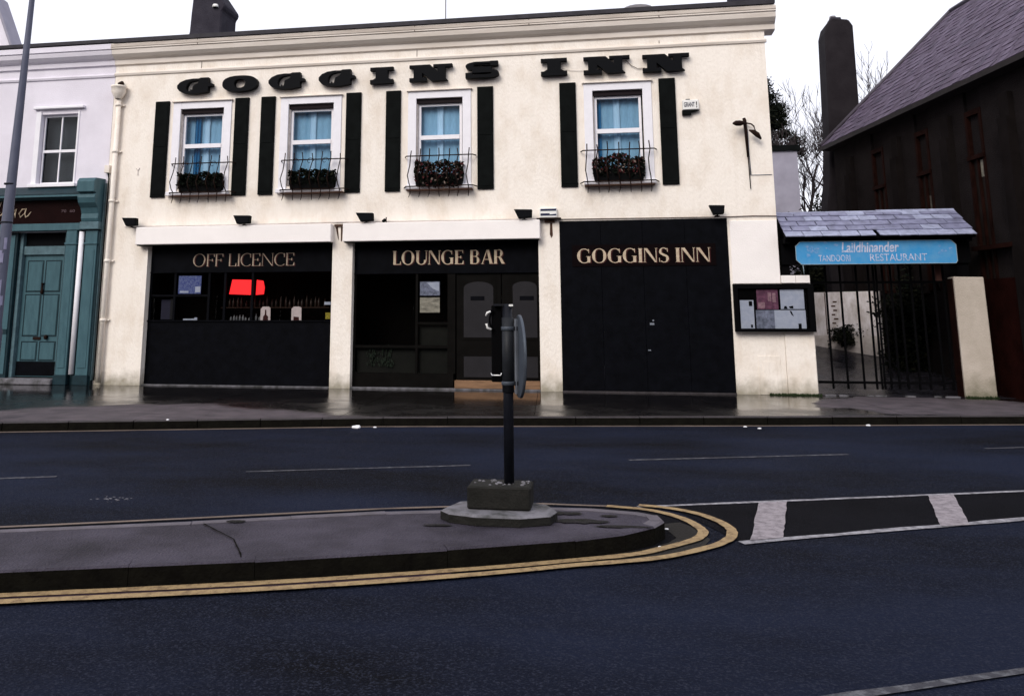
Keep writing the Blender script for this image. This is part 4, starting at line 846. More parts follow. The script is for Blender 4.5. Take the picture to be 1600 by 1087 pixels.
sl = Vector((0, RY-EY, RZ-EZ)); L_ = sl.length; sl.normalize(); nrm = Vector((0,-sl.z,sl.y)); rg = random.Random(11)
rows = 5
for r_ in range(rows):
    n = 10; off_ = (.5 if r_ % 2 else 0)
    for k in range(-1, n+1):
        wd = 3.25/n; x0 = 14.0 + (k+off_)*wd + rg.uniform(-.006,.006); x1 = x0 + wd - .012
        x0 = max(x0, 14.0); x1 = min(x1, 17.25)
        if x1-x0 < .05 or (r_ == 0 and k == 4 and False): continue
        s0 = r_*L_/rows - (.02 if r_ == 0 else 0) + rg.uniform(-.006,.006); s1 = s0 + L_/rows + .06
        if s1 > L_: s1 = L_
        b0 = Vector((0,EY,EZ)) + sl*s0 + nrm*.034; b1 = Vector((0,EY,EZ)) + sl*s1 + nrm*.012
        up = nrm*.016; sag = rg.uniform(-.004,.004)
        if r_ == 0 and k == 4: x1 -= .06
        mb = MB(); q = [(x0,b0.y,b0.z+sag),(x1,b0.y,b0.z-sag),(x1,b1.y,b1.z),(x0,b1.y,b1.z)]; q2 = [(a_[0],a_[1]-up.y*-1*-1*-1 if False else a_[1]+up.y,a_[2]+up.z) for a_ in q]
        mb.poly(q[::-1]).poly(q2)
        for i in range(4): j = (i+1)%4; mb.poly([q[i],q[j],q2[j],q2[i]])
        mb.build('slate', M['canopy_slate2'] if (r_ == 0 or rg.random() < .2) else M['canopy_slate'], gt, merge=True)
for r_ in range(4):                      # rear slope, unseen from the street: plain courses
    s0 = r_/4; y0_ = RY+(1.38-RY)*s0; z0_ = RZ-(RZ-2.845)*s0; y1_ = RY+(1.38-RY)*(s0+.27); z1_ = RZ-(RZ-2.845)*(s0+.27)
    MB().prism([(y0_,z0_+.01),(y1_,z1_+.03),(y1_,z1_+.045),(y0_,z0_+.025)], 'x', 14.0, 17.25).build('slate_course', M['canopy_slate'], gt)
for k in range(7):
    x0 = 14.0+k*3.25/7; up_ = .012 if k >= 4 else 0
    MB().prism([(RY-.10,RZ-.035+up_),(RY,RZ+.035+up_),(RY+.10,RZ-.035+up_),(RY+.09,RZ-.055),(RY,RZ+.01),(RY-.09,RZ-.055)], 'x', x0+.004, x0+3.25/7-.004).build('ridge_tile', M['canopy_slate2'], gt)
# sign board
sb = empty('sign_board', (15.6,-.2,2.57), 'faded light blue sign board with clipped corners under the slate canopy', 'sign')
xa, xb, za, zb_ = 14.19, 16.94, 2.365, 2.785; c = .085
cut = [(xa+c,za),(xb-c*.3,za),(xb,za+c*.5),(xb,zb_-c),(xb-c,zb_),(xa+c,zb_),(xa,zb_-c),(xa,za+c)]
MB().prism(cut, 'y', -.22, -.19).build('board', M['sign_blue'], sb)
M['edge'] = mat('pale_sign_edge', (.30,.38,.42), .6)
for p, q in zip(cut, cut[1:]+cut[:1]):
    MB().tube([(p[0],-.221,p[1]),(q[0],-.221,q[1])], .006, 4).build('edging', M['edge'], sb)
print_text('Laildhinander', 14.99, 15.98, 2.575, 2.765, -.2205, M['sign_white'], sb, shear=.15, bold=.02)
print_text('TANDOORI', 14.58, 15.13, 2.415, 2.535, -.2205, M['sign_white'], sb); print_text('RESTAURANT', 15.47, 16.44, 2.415, 2.545, -.2205, M['sign_white'], sb)
rg = random.Random(4)
for cx, cz, n in ((14.45,2.63,16),(16.7,2.62,6),(14.75,2.66,4)):       # flaked blossom painting
    m_ = MB()
    for k in range(n):
        x = cx+rg.gauss(0,.06); z = cz+rg.gauss(0,.05); r1 = rg.uniform(.015,.04)
        m_.prism([(x+r1*math.cos(t*1.05)*rg.uniform(.7,1.2), z+r1*math.sin(t*1.05)*rg.uniform(.6,1.1)) for t in range(6)], 'y', -.2215-.0003*k, -.2195)
    m_.build('painted_blossom', mat('faded_pink_paint', (.20,.34,.58), .6, col2=(.07,.27,.55), ramp=(.4,.6), scale=20), sb)
MB().tube([(14.30,-.21,2.36),(14.31,-.21,2.19)], .006, 5).build('sign_wire', M['edge'], sb)
# gates
def gate(x0, x1, xs, label, swing):
    o = empty('iron_gate', (x0,.30,0), label, 'gate', 'iron gate leaves under the canopy')
    for x in xs: MB().box(x-.017,x+.017,.285,.315,.10,2.37).build('bar', M['bar'], o)
    for z in (.22, 2.05): MB().box(x0,x1,.28,.32,z-.022,z+.022).build('rail', M['bar'], o)
    return o
gate(14.47, 15.66, [14.49,14.80,15.06,15.345,15.56,15.65], 'left iron gate leaf with widely spaced bars before the whitewashed wall', 0)
gate(15.68, 16.88, [15.70,15.81,15.95,16.10,16.30,16.48,16.70,16.86], 'right iron gate leaf with close bars beside the free standing pier', 0)
MB().box(16.74,16.84,.30,.36,2.06,2.38).build('hanging_strip', M['brick'], gt)
# rising yard
yd = MB(); yd.poly([(13.94,.40,.005),(17.9,.40,.005),(17.9,1.6,.12),(13.94,1.6,.12)]); yd.poly([(13.94,1.6,.12),(17.9,1.6,.12),(18.5,6.2,.86),(13.94,5.6,.86)]); yd.poly([(13.94,5.6,.86),(18.5,6.2,.86),(30,40,1.6),(5,40,1.6)])
M['yard'] = mat('wet_yard_concrete', (.022,.021,.027), .22, col2=(.008,.0075,.0095), mix=.5, scale=2.2, bump=.15, bscale=25, spec=.5, rvar=.14)
yd = yd.build('yard', M['yard'], merge=True); tag(yd, kind='structure')
MB().box(13.94,17.9,-.019,.42,-.2,.006).build('yard_threshold', M['yard'], yd)
rg = random.Random(8); x = 14.55
while x < 16.6:
    l_ = rg.uniform(.12,.42); MB().prism([(x,-.10),(x+l_,-.09),(x+l_-.02,.0),(x+.03,-.01)], 'z', .002, .022).build('edge_stone', M['conc_l'], yd); x += l_ + rg.choice((.02,.05,.3))
# whitewashed yard wall
yw = empty('yard_wall', (16,5.6,.8), 'whitewashed yard wall seen through the gate bars', 'wall')
M['washed'] = mat('flaking_whitewash', (.84,.81,.86), .8, col2=(.34,.29,.26), mix=.40, scale=4, bump=.3, bscale=30, stretch=(1.6,1,.7))
MB().prism([(14.0,6.6),(16.88,4.10),(16.95,4.25),(14.0,6.85)], 'z', .3, 2.0).build('wall', M['washed'], yw)
MB().prism([(14.0,6.57),(16.88,4.07),(16.88,4.10),(14.0,6.60)], 'z', .5, .98).build('skirting', M['reveal'], yw)
def ywall(t, w_, z0, z1, nm, m):                # small marks on the slanting wall face
    a_ = Vector((14.0,6.6)).lerp(Vector((16.88,4.10)), t); b_ = Vector((14.0,6.6)).lerp(Vector((16.88,4.10)), t+w_); n_ = Vector((-.655,-.755))*.006
    MB().poly([(a_.x+n_.x,a_.y+n_.y,z0),(b_.x+n_.x,b_.y+n_.y,z0),(b_.x+n_.x,b_.y+n_.y,z1),(a_.x+n_.x,a_.y+n_.y,z1)]).build(nm, m, yw)
ywall(.66, .006, 1.0, 1.99, 'wall_joint', M['rust'])
for k in range(6): ywall(.70+.012*(k%2), .018+rg.uniform(0,.012), 1.25+.10*k, 1.285+.10*k, 'ghost_sign', M['rust'])
def foliage_mass(name, centre, rad, n, leaf, mats_, parent=None, seed=1, lump=.35):
    rg = random.Random(seed); mb = MB(); cl = [(Vector((rg.gauss(0,.45)*rad[0], rg.gauss(0,.45)*rad[1], rg.gauss(0,.45)*rad[2]))) for _ in range(max(4,int(n/90)))]
    for k in range(n):
        c0 = rg.choice(cl); p = Vector(centre) + c0 + Vector((rg.gauss(0,lump*rad[0]*.5), rg.gauss(0,lump*rad[1]*.5), rg.gauss(0,lump*rad[2]*.5)))
        d = Vector((rg.gauss(0,1),rg.gauss(0,1),rg.gauss(0,1))).normalized(); t_ = d.orthogonal().normalized(); s_ = leaf*rg.uniform(.6,1.3)
        mb.cur = 0 if rg.random() < .6 else 1
        mb.poly([p-d*s_, p+t_*s_*.55, p+d*s_, p-t_*s_*.55])
    o = mb.build(name, mats_, parent); return o
lv = [M['leaf1'], M['leaf2']]
def shrub(name, label, centre, rad, n, leaf, seed, base, cat='shrub'):
    o = empty(name, (centre[0],centre[1],base), label, cat)
    f = foliage_mass('foliage', centre, rad, n, leaf, lv, o, seed); f['kind'] = 'stuff'
    MB().tube([(centre[0],centre[1],base),(centre[0]+.05,centre[1],centre[2]*.6+base*.4),(centre[0]-.03,centre[1],centre[2])], [.06,.045,.02], 6).build('stem', M['bark'], o)
    return o
shrub('low_shrub', 'low dark shrub at the foot of the whitewashed wall', (16.35,4.7,.98), (.34,.25,.22), 5200, .032, 3, .68)
shrub('tall_shrub', 'tall black shrub behind the right gate leaf', (17.0,2.7,1.15), (.46,.35,1.0), 9000, .045, 4, .28)

# noticeboard
nb_ = empty('notice_case', (13.76,-.05,1.55), 'black framed glazed notice case with posters beside the gate', 'noticeboard')
MB().box(13.05,14.47,-.10,-.0235,1.14,2.015).build('case_back', M['bar'], nb_)
MB().box(13.05,14.47,-.16,-.101,1.14,1.20).box(13.05,14.47,-.16,-.101,1.93,2.015).box(13.05,13.125,-.16,-.101,1.20,1.93).box(14.36,14.47,-.16,-.101,1.20,1.93).build('frame', M['bar'], nb_, bevel=.004)
def sheet(x0, x1, z0, z1, m, label, k=0): return tag(MB().box(x0,x1,-.108-.001*k,-.1035,z0,z1).build('poster', M[m], nb_), label)
s1 = sheet(13.155,13.40,1.20,1.72,'paper','tall pale notice at the left of the case'); MB().box(13.315,13.375,-.111,-.1085,1.61,1.70).box(13.33,13.365,-.111,-.1085,1.215,1.27).build('print_block', M['letter'], s1)
s2 = sheet(13.46,13.84,1.55,1.92,'pink','magenta photograph poster'); MB().box(13.48,13.60,-.111,-.1085,1.57,1.68).box(13.66,13.72,-.111,-.1085,1.70,1.86).box(13.74,13.8,-.111,-.1085,1.68,1.85).build('print_block', mat('pink_skin_print', (.38,.22,.27), .7, var=.4, scale=20), s2)
s3 = sheet(13.43,13.84,1.20,1.535,'photo','grey blue photograph poster')
s4 = sheet(13.88,14.30,1.555,1.915,'paper','upper right pale notice'); s5 = sheet(13.76,14.31,1.20,1.535,'paper','lower right pale notice',1); MB().box(14.17,14.225,-.111,-.1095,1.20,1.29).build('print_block', M['letter'], s5)
MB().prism([(13.93,1.56),(14.0,1.56),(13.98,1.61),(13.945,1.61)], 'y', -.112, -.109).prism([(14.02,1.60),(14.10,1.615),(14.10,1.565),(14.04,1.57)], 'y', -.112, -.109).prism([(14.03,1.52),(14.06,1.52),(14.10,1.42),(14.06,1.45)], 'y', -.112, -.1095).build('print_block', M['letter'], s4)
MB().poly([(13.12,-.14,1.195),(14.37,-.14,1.195),(14.37,-.14,1.935),(13.12,-.14,1.935)]).build('pane', M['pane2'], nb_)
foot = mat('moss', (.02,.035,.012), .9, var=.4, scale=20)
fo = MB(); rg = random.Random(6)
for k in range(500):
    x = rg.uniform(13.6,14.5) if rg.random() < .75 else rg.uniform(16.92,17.45); y_ = -.03-abs(rg.gauss(0,.03)); s_ = rg.uniform(.012,.03)
    fo.poly([(x-s_*.4,y_,0.0),(x+s_*.4,y_,0.0),(x+rg.gauss(0,.01),y_-.01,s_*1.6)])
tag(fo.build('weeds', foot), kind='stuff')

# ------------------------------------------------------------------ dark hall on the right
hl = empty('dark_hall', (17.75,0,0), 'tall dark rendered hall with lilac slate roof receding behind the gate', 'hall')
dv = Vector((-.1654,.9862,0)); nv = Vector((.9862,.1654,0)); B0 = Vector((17.75,0,0))
def H(al, off, z): p = B0 + dv*al + nv*off; return (p.x, p.y, z)
def hbox(mb, a0, a1, o0, o1, z0, z1):
    q = [H(a0,o0,z0),H(a1,o0,z0),H(a1,o1,z0),H(a0,o1,z0),H(a0,o0,z1),H(a1,o0,z1),H(a1,o1,z1),H(a0,o1,z1)]
    for f in ((0,3,2,1),(4,5,6,7),(0,1,5,4),(1,2,6,5),(2,3,7,6),(3,0,4,7)): mb.poly([q[i] for i in f])
    return mb
EZ_ = 5.77; far_a = 6.29; near_a = -1.55
wins = [(4.05,.55),(2.15,.50),(.35,.50)]     # tall lancets between piers
hw = MB()
hbox(hw, near_a, far_a, .06, 8.0, -.1, EZ_-.02)
hw.build('wall', M['roughcast'], hl)
edges = [near_a] + sorted([v for a_, w_ in wins for v in (a_-w_/2, a_+w_/2)]) + [far_a]
for i in range(0, len(edges), 2):
    o = MB(); hbox(o, edges[i], edges[i+1], 0, .059, 1.9, EZ_-.03); o.build('render_panel', M['roughcast'], hl)
for a_ in (5.35, 3.1, 1.15, -.7):
    o = MB(); hbox(o, a_-.13, a_+.13, -.16, -.001, 0, 4.9); hbox(o, a_-.13, a_+.13, -.10, -.001, 4.9, 5.35); o.build('buttress', mat('dark_stone', (.0085,.0068,.0068), .85, var=.3, spec=.05), hl)
for a_, w_ in wins:
    f = MB(); hbox(f, a_-w_/2, a_-w_/2+.07, -.02, .058, 1.95, 5.3); hbox(f, a_+w_/2-.07, a_+w_/2, -.02, .058, 1.95, 5.3); hbox(f, a_-w_/2+.07, a_+w_/2-.07, -.02, .058, 5.2, 5.3); hbox(f, a_-.02, a_+.02, -.01, .055, 1.95, 4.35); hbox(f, a_-w_/2, a_+w_/2, -.05, .058, 4.35, 4.43)
    fo_ = f.build('window', M['brownwood'], hl)
    pn = MB(); hbox(pn, a_-w_/2+.08, a_-.025, .03, .034, 2.0, 4.34); hbox(pn, a_+.025, a_+w_/2-.08, .03, .034, 2.0, 4.34); pn.build('pane', mat('dull_leaded_glass', (.010,.007,.006), .5, var=.4, scale=3), fo_)
g1 = mat('painted_reflection_pane', (.16,.15,.12), .3, var=.5, scale=9)  # light caught by the panes is painted in as a paler base colour
o = MB(); hbox(o, .14, .31, .018, .028, 4.0, 4.32); o.build('lit_pane', g1, hl)
o = MB(); hbox(o, 2.0, 2.1, .018, .028, 3.6, 3.9); o.build('lit_pane', mat('dull_pane', (.06,.055,.045), .3, var=.5, scale=9), hl)
o = MB(); hbox(o, -1.5, .9, -.03, -.001, 0, 2.1); o.build('red_dado', M['redwall'], hl)
o = MB(); hbox(o, -.6, .55, -.18, -.001, 2.62, 2.70); o.build('ledge', M['brownwood'], hl)
# eaves, roof with real slates
ev = MB(); q = [(-.30,EZ_-.06),(-.30,EZ_+.04),(-.02,EZ_+.12),(.1,EZ_-.06)]
k0 = len(ev.v)
for al in (near_a-.3, far_a+.12): ev.v += [H(al, a_, z) for a_, z in q]
ev.f += [(0,1,2,3),(7,6,5,4)] + [(i,4+i,4+(i+1)%4,(i+1)%4) for i in range(4)]; ev.mi += [0]*6; ev.sm += [False]*6
ev.build('eaves_gutter', mat('gutter_iron', (.017,.013,.013), .6, var=.4, scale=6), hl)
RO, RZ2, RA = 3.0, 9.22, 5.56             # ridge offset, height and how far back it starts
e0, e1 = H(near_a-.3,-.26,EZ_+.05), H(far_a+.12,-.26,EZ_+.05); r1, r0 = H(RA,RO,RZ2), H(near_a-.3,RO,RZ2)
rf = MB(); rf.poly([e0,e1,r1,r0]); rf.poly([r0,r1,H(RA,6.3,EZ_),H(near_a-.3,6.3,EZ_)]); rf.poly([e1,H(far_a+.12,6.3,EZ_),H(RA,6.3,EZ_)if False else H(RA,RO,RZ2)]); rf.build('roof', M['church_slate'], hl)
ss = MB(); rg = random.Random(9); E0, R0 = Vector(e0), Vector(r0); E1, R1 = Vector(e1), Vector(r1)
nrow = 22
fn = (E1-E0).cross(R0-E0).normalized()
if fn.z < 0: fn = -fn
for r_ in range(nrow):
    v0, v1 = r_/nrow, min(1,(r_+1.25)/nrow); lenr = (E1.lerp(R1,v0)-E0.lerp(R0,v0)).length; n = int(lenr/.19)
    for k in range(n):
        u0 = (k+(.5 if r_%2 else 0))/n; u1 = u0+.94/n
        if u1 > 1: continue
        a_ = E0.lerp(R0,v0).lerp(E1.lerp(R1,v0),u0); b_ = E0.lerp(R0,v0).lerp(E1.lerp(R1,v0),u1); c_ = E0.lerp(R0,v1).lerp(E1.lerp(R1,v1),u1); d_ = E0.lerp(R0,v1).lerp(E1.lerp(R1,v1),u0)
        h1 = .018+rg.uniform(-.008,.010); h2 = h1+rg.uniform(-.006,.006); ss.cur = 0 if rg.random() < .62 else 1 if rg.random() < .8 else 2
        a_, b_, c_, d_ = a_+fn*h1, b_+fn*h2, c_+fn*.008, d_+fn*.008
        ss.poly([a_,b_,c_,d_]); ss.poly([a_,a_-fn*.015,b_-fn*.015,b_])
s_o = ss.build('slates', [M['church_slate'], M['church_slate2'], mat('deep_lilac_slate', (.062,.048,.078), .7, var=.3)], hl); s_o['kind'] = 'stuff'  # third slate tone is darker and scattered at random
vg = MB(); vg.tube([Vector(e1)+Vector((0,0,.05)), Vector(r1)+Vector((0,0,.05))], .05, 5); vg.tube([Vector(r1)+Vector((0,0,.05)), Vector(r0)+Vector((0,0,.05))], .06, 5); vg.build('verge', mat('verge_lead', (.075,.066,.085), .7, var=.3), hl)
# tall stack beside the far corner
cx0, cx1, cy0, cy1 = 16.68, 17.54, 6.55, 7.3
st = MB()
st.prism([(16.50,.5),(17.6,.5),(17.6,5.6),(17.54,6.2),(17.56,9.22),(17.46,9.40),(17.04,9.46),(16.90,9.32),(16.82,9.05),(16.74,6.2),(16.66,5.0),(16.50,3.9)], 'y', cy0, cy1)
st.build('chimney', M['stack'], hl, bevel=.035)
MB().prism([(17.02,9.42),(17.34,9.38),(17.30,9.52),(17.06,9.54)], 'y', 6.7, 7.1).build('chimney_cap', M['stack2'], hl)
MB().lathe([(.09,9.5),(.10,9.54),(.08,9.62)], (17.15,6.9), 10).build('chimney_pot', M['lead'], hl)
MB().prism([(17.30,6.18),(17.54,6.02),(17.62,6.45),(17.56,6.5)], 'y', 6.50, 6.54).build('flashing', M['stack2'], hl)

# grey outbuilding behind
gr = empty('grey_outbuilding', (16,14,0), 'plain pale grey outbuilding with dark coping beyond the gate canopy', 'building')
MB().box(11,17.58,14,18,0,7.22).build('wall', M['greywall'], gr); MB().box(10.9,17.68,13.92,18.1,7.221,7.42).build('coping', M['shutter'], gr)
# evergreen
et = empty('evergreen_tree', (17.7,20,0), 'dark evergreen tree behind the corner of the inn', 'tree')
cl_ = MB(); rg = random.Random(31)
for k in range(75):
    t_ = rg.random(); z0 = 7.9+3.5*t_; wx = 1.75*(1-t_)**.7+.12; c0 = Vector((17.45+rg.random()*wx, 20+rg.uniform(-.6,.6), z0)); rr_ = rg.uniform(.16,.34)
    for j in range(210):
        p = c0 + Vector((rg.gauss(0,rr_*.6), rg.gauss(0,rr_*.6), rg.gauss(0,rr_*.42))); d = Vector((rg.gauss(0,1),rg.gauss(0,1),rg.gauss(0,.6))).normalized(); t2 = d.orthogonal().normalized(); s_ = .06*rg.uniform(.6,1.4)
        cl_.cur = 0 if rg.random() < .75 else 1; cl_.poly([p-d*s_, p+t2*s_*.6, p+d*s_, p-t2*s_*.6])
    cl_.cur = 2; cl_.tube([Vector((17.75,20,z0-1.0)), c0], [.03,.012], 4)
cl_.build('crown', [M['leaf1'], M['leaf2'], M['bark']], et)['kind'] = 'stuff'
MB().tube([(17.7,20,0),(17.7,20,5),(17.9,20,10.6)], [.22,.16,.05], 8).build('trunk', M['bark'], et)
# bare trees
def bare_tree(base, height, spread, seed, label, name='bare_tree', depth=6, lean=0.0, r0=.12):
    o = empty(name, base, label, 'tree', None); rg = random.Random(seed); tr = MB(); tw = MB()
    def grow(p, d, ln, r, lv_):
        n = 4; pts = [p]; rads = [r]; q = p.copy(); dd = d.copy()
        for i in range(n):
            dd = (dd + Vector((rg.gauss(0,.14),rg.gauss(0,.14),rg.gauss(.04,.08)))).normalized(); q = q + dd*ln/n; pts.append(q.copy()); rads.append(r*(1-.42*(i+1)/n))
        (tr if lv_ <= 1 else tw).tube(pts, rads, 6 if lv_ <= 1 else 3, cap=False)
        if lv_ >= depth: return
        for j in range(rg.choice((2,3,3)) if lv_ > 0 else 4):
            k = rg.randint(2,4) if lv_ > 0 else rg.choice((2,3,4,4)); s = spread*rg.uniform(.5,1.2); ang = rg.uniform(0,6.28)
            nd = (dd + Vector((math.cos(ang)*s, math.sin(ang)*s, rg.uniform(0,.4)))).normalized(); grow(pts[k], nd, ln*rg.uniform(.60,.80), max(.011, rads[k]*.66), lv_+1)
    grow(Vector(base), Vector((lean,0,1)).normalized(), height*.34, r0, 0)
    tr.build('trunk', M['bark'], o); t_ = tw.build('twigs', M['bark'], o); t_['kind'] = 'stuff'
    return o
bare_tree((19.25,21,1.2), 12.6, .50, 21, 'bare winter tree between the inn and the tall stack', r0=.24, lean=-.02, depth=6)
bare_tree((20.5,21,1.2), 10.4, .55, 33, 'smaller bare tree just left of the tall stack', r0=.14, lean=-.03, depth=6)
bare_tree((23.2,22,1.2), 12.6, .36, 5, 'bare tree top showing between the tall stack and the slate roof', r0=.15)
shrub('dark_bush', 'dark leafy bush in the gap behind the gate canopy', (17.9,12.5,3.9), (.75,.6,1.1), 8000, .07, 14, 1.0, 'bush')
shrub('dark_hedge', 'dark hedge filling the gap above the whitewashed yard wall', (16.6,7.6,2.1), (1.1,.5,.75), 9000, .065, 15, .8, 'hedge')

# ------------------------------------------------------------------ street furniture
lp = empty('lamp_post', (2.124,-5.85,0), 'tapering galvanised lamp post with a torn poster at the far left', 'lamp post')
LX, LY = 2.172, -5.85
pf = [(0,.100),(1.20,.100),(1.30,.080),(2.5,.076),(2.7,.075),(3.3,.068),(5.5,.044),(6.5,.036),(9.0,.034)]
MB().tube([(2.124+.0197*z, LY, z) for z, _ in pf], [q for _, q in pf], 16).build('shaft', M['galv'], lp)      # it leans a little
tp = MB(); rg = random.Random(1)
for k in range(10):
    z = 1.5+rg.random()*.95; a_ = R(rg.uniform(225,330)); w_ = rg.uniform(.2,.5); h_ = rg.uniform(.05,.16)
    q = [(LX+.084*math.cos(a_+w_*t_), LY+.084*math.sin(a_+w_*t_)) for t_ in (-1,-.33,.33,1)]
    for i in range(3): tp.poly([(*q[i],z-h_*rg.uniform(.7,1.1)),(*q[i+1],z-h_*rg.uniform(.7,1.1)),(*q[i+1],z+h_),(*q[i],z+h_*.9)])
tp.build('torn_poster', M['post_bill'], lp)
for z in (2.74, 3.30): MB().lathe([(.078,z),(.084,z),(.084,z+.02),(.074,z+.02)], (LX,LY), 14).build('band', M['poledark'], lp)
MB().tube([(LX,LY,9.0),(LX+.1,LY-.5,9.4),(LX+.3,LY-1.4,9.5)], .04, 8).build('arm', M['galv'], lp); MB().tube([(LX+.3,LY-1.3,9.5),(LX+.4,LY-1.9,9.5)], [.07,.11], 10).build('lantern', M['greych'], lp)

ks = empty('island_sign_post', (9.92,-10.25,0), 'dark post with round sign seen edge on, set in a mossy concrete block', 'sign post')
SX, SY = 9.915, -10.27
slab = [(9.44,-10.42),(9.52,-10.52),(9.72,-10.585),(10.02,-10.58),(10.22,-10.48),(10.26,-10.33),(10.20,-10.17),(10.02,-10.08),(9.72,-10.08),(9.52,-10.16)]
o = MB(); n_ = len(slab); top = [((x-9.85)*.93+9.85, (y+10.33)*.93-10.33) for x, y in slab]
for i in range(n_):
    j = (i+1)%n_; o.cur = 1; o.poly([(*slab[i],.0),(*slab[j],.0),(*slab[j],.052),(*slab[i],.052)]); o.cur = 0; o.poly([(*slab[i],.052),(*slab[j],.052),(*top[j],.068),(*top[i],.068)])
o.cur = 0; o.poly([(*p,.068) for p in top]); o.build('base_slab', [M['conc_l'], M['concrete']], ks, merge=True)
MB().box(9.63,10.08,-10.42,-10.14,.069,.225).build('base_block', M['concrete'], ks, bevel=.012)
rg = random.Random(2)
rb = MB()
for k in range(26):
    x = rg.uniform(9.66,10.05); y_ = rg.uniform(-10.39,-10.18); s_ = rg.uniform(.006,.018); rb.lathe([(s_,.224),(s_*.8,.226+s_*.3),(s_*.3,.226+s_*.5)], (x,y_), 5)
rb.build('block_rubble', M['conc_l'], ks)['kind'] = 'stuff'
MB().tube([(SX,SY,.22),(SX,SY,1.50)], .037, 16).build('pole', M['poledark'], ks)
MB().tube([(SX,SY,.86),(SX,SY,1.40)], .044, 16).build('sleeve', M['polegrey'] if False else mat('dark_grey_sleeve', (.015,.017,.021), .5, var=.25, scale=9), ks)
# round sign facing right, along the road
dsc = MB(); n_ = 40; cz = 1.12; rx = .30
axd = Vector((.97,.24,0)).normalized()          # facing right; seen from slightly behind
ux = Vector((-axd.y,axd.x,0)); cc = Vector((SX+.075,SY-.01,cz))
def ring(r_, o_): return [cc + axd*o_ + ux*(r_*math.cos(2*math.pi*k/n_)) + Vector((0,0,r_*math.sin(2*math.pi*k/n_))) for k in range(n_)]
a_, b_, c2 = ring(.296,.0), ring(.30,.012), ring(.30,.02)
dsc.poly(a_); dsc.poly(c2)
for k in range(n_):
    j = (k+1)%n_; dsc.poly([a_[k],a_[j],b_[j],b_[k]], True); dsc.poly([b_[k],b_[j],c2[j],c2[k]], True)
dsc.build('sign_disc', M['polegrey'], ks, merge=True)
MB().tube([cc+Vector((-.012,0,-.27)), cc+Vector((-.012,0,.27))], .012, 4).build('channel', M['greych'], ks)
for z in (.925, 1.32):
    MB().lathe([(.047,z-.014),(.050,z-.012),(.050,z+.012),(.047,z+.014)], (SX,SY), 16).build('clamp', M['polegrey'], ks)
    MB().box(SX+.045,SX+.078,SY-.018,SY+.018,z-.014,z+.014).build('clamp_lug', M['poledark'], ks)
MB().lathe([(.0,.885),(.042,.885),(.042,.905),(.0,.905)], (SX,SY), 14).build('reflective_band', M['greych'], ks)
# second sign back to back on the left, plate and its bright clips
MB().box(SX-.125,SX-.045,SY+.02,SY+.20,.93,1.49).build('side_plate', M['bar'], ks, bevel=.006)
pts = [(SX-.125,SY-.02,1.445),(SX-.150,SY-.025,1.435),(SX-.158,SY-.025,1.41)]; MB().tube(pts, .008, 6).build('clip', M['whitebit'], ks); MB().tube([(SX-.158,SY-.025,1.355),(SX-.150,SY-.025,1.325),(SX-.120,SY-.02,1.312)], .009, 6).build('clip', M['whitebit'], ks)
MB().tube([(SX-.125,SY,1.40+.055*math.cos(0))]+[(SX-.105-.03*math.sin(math.pi*k/8),SY-.0,1.38+.065*math.cos(math.pi*k/8)) for k in range(9)], .008, 6).build('cable_loop', M['bar'], ks)
MB().tube([(SX-.125,SY-.01,.995),(SX-.115,SY-.03,.982),(SX-.05,SY-.04,.982),(SX-.043,SY-.04,1.0)], .005, 6).build('clip', M['chrome'], ks)
MB().box(SX-.10,SX+.05,SY-.03,SY+.03,1.485,1.50).build('top_bracket', M['poledark'], ks); MB().box(SX-.0,SX+.045,SY-.034,SY-.031,1.482,1.496).build('clip', M['whitebit'], ks)

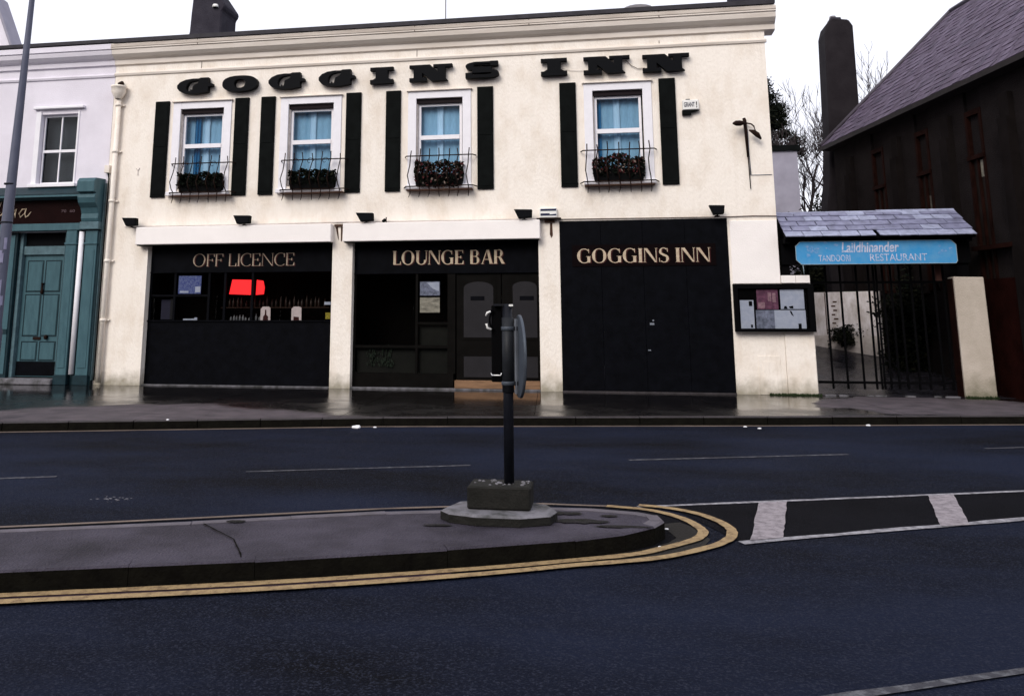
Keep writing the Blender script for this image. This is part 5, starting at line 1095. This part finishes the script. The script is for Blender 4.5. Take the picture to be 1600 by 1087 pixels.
# litter
def litter(x, y, z, s, label, seed):
    rg = random.Random(seed); bm = bmesh.new(); bmesh.ops.create_icosphere(bm, subdivisions=2, radius=s)
    for v in bm.verts:
        k = 1+.35*noise.noise(v.co*30+Vector((seed,0,0))); v.co = Vector((v.co.x*1.25*k, v.co.y*k, max(v.co.z*.55*k, -s*.25)))
    me = bpy.data.meshes.new('litter'); bm.to_mesh(me); bm.free(); me.materials.append(M['litter']); o = bpy.data.objects.new('litter', me); COL.objects.link(o); o.location = (x,y,z+s*.2); o['label'] = label; o['category'] = 'litter'; o['group'] = 'scraps of white litter'
for i, (x, y, z, s, lb) in enumerate([(7.18,-4.88,ROAD,.055,'largest white litter bag, in the gutter at the far kerb'),(7.42,-4.78,ROAD,.022,'small white scrap just right of the litter bag in the gutter'),(4.62,-5.42,0,.02,'small white scrap on the pavement edge left of the litter bag'),(12.55,-3.85,ROAD,.02,'white scrap in the gutter before the closed black boarding'),(12.72,-4.0,ROAD,.022,'white scrap lying on the road before the notice case'),(14.3,-3.42,ROAD,.028,'white scrap in the gutter before the gateway'),(9.93,-11.02,ROAD,.016,'pale scrap at the kerb below the island sign post'),(8.65,-11.52,ROAD,.010,'tiny right hand crumb at the long island kerb'),(8.4,-11.62,ROAD,.010,'tiny left hand crumb at the long island kerb'),(11.03,-9.95,ROAD,.012,'crumb in the dark gutter at the island tip'),(10.95,-10.45,ROAD,.012,'crumb below the island tip by the yellow line')]):
    litter(x, y, z, s, lb, i)
rg = random.Random(17); m_ = MB()
for k in range(26):
    x = 6.46+rg.gauss(0,.07); y_ = -9.70+rg.gauss(0,.05); s_ = rg.uniform(.006,.02); m_.poly([(x-s_,y_,ROAD+.004),(x,y_-s_*.5,ROAD+.004),(x+s_,y_+.002,ROAD+.004),(x,y_+s_*.5,ROAD+.004)])
tag(m_.build('paint_scuff', M['whiteline'], mk), kind='stuff')

# ------------------------------------------------------------------ terrace across the road (seen only in the glass)
tb = empty('facing_terrace', (8,-30,0), 'plain dark brick terrace across the street behind the viewpoint', 'building')
tw_ = MB(); holes = [(x, x+1.1, z, z+1.7) for x in range(-28, 44, 4) for z in (1.0, 4.0)]
wall_grid(tw_, -30, 46, ROAD, 7.6, 30, [], .1)
o = MB()
xs_ = sorted({-30,46,*[h[0] for h in holes],*[h[1] for h in holes]}); zs_ = sorted({ROAD,7.6,*[h[2] for h in holes],*[h[3] for h in holes]})
for i in range(len(xs_)-1):
    for j in range(len(zs_)-1):
        cx_, cz_ = (xs_[i]+xs_[i+1])/2, (zs_[j]+zs_[j+1])/2
        if any(h[0] < cx_ < h[1] and h[2] < cz_ < h[3] for h in holes): continue
        o.poly([(xs_[i],-30,zs_[j]),(xs_[i+1],-30,zs_[j]),(xs_[i+1],-30,zs_[j+1]),(xs_[i],-30,zs_[j+1])])
o.build('wall', M['brick'], tb, merge=True)
for h in holes:
    MB().box(h[0],h[1],-30.14,-30.12,h[2],h[3]).box(h[0],h[1],-30.12,-30.08,(h[2]+h[3])/2-.03,(h[2]+h[3])/2+.03).build('window', M['letter'], tb)
MB().prism([(-29.8,7.6),(-34,10.2),(-38,7.6)], 'x', -30, 46).build('roof', M['slate'], tb)
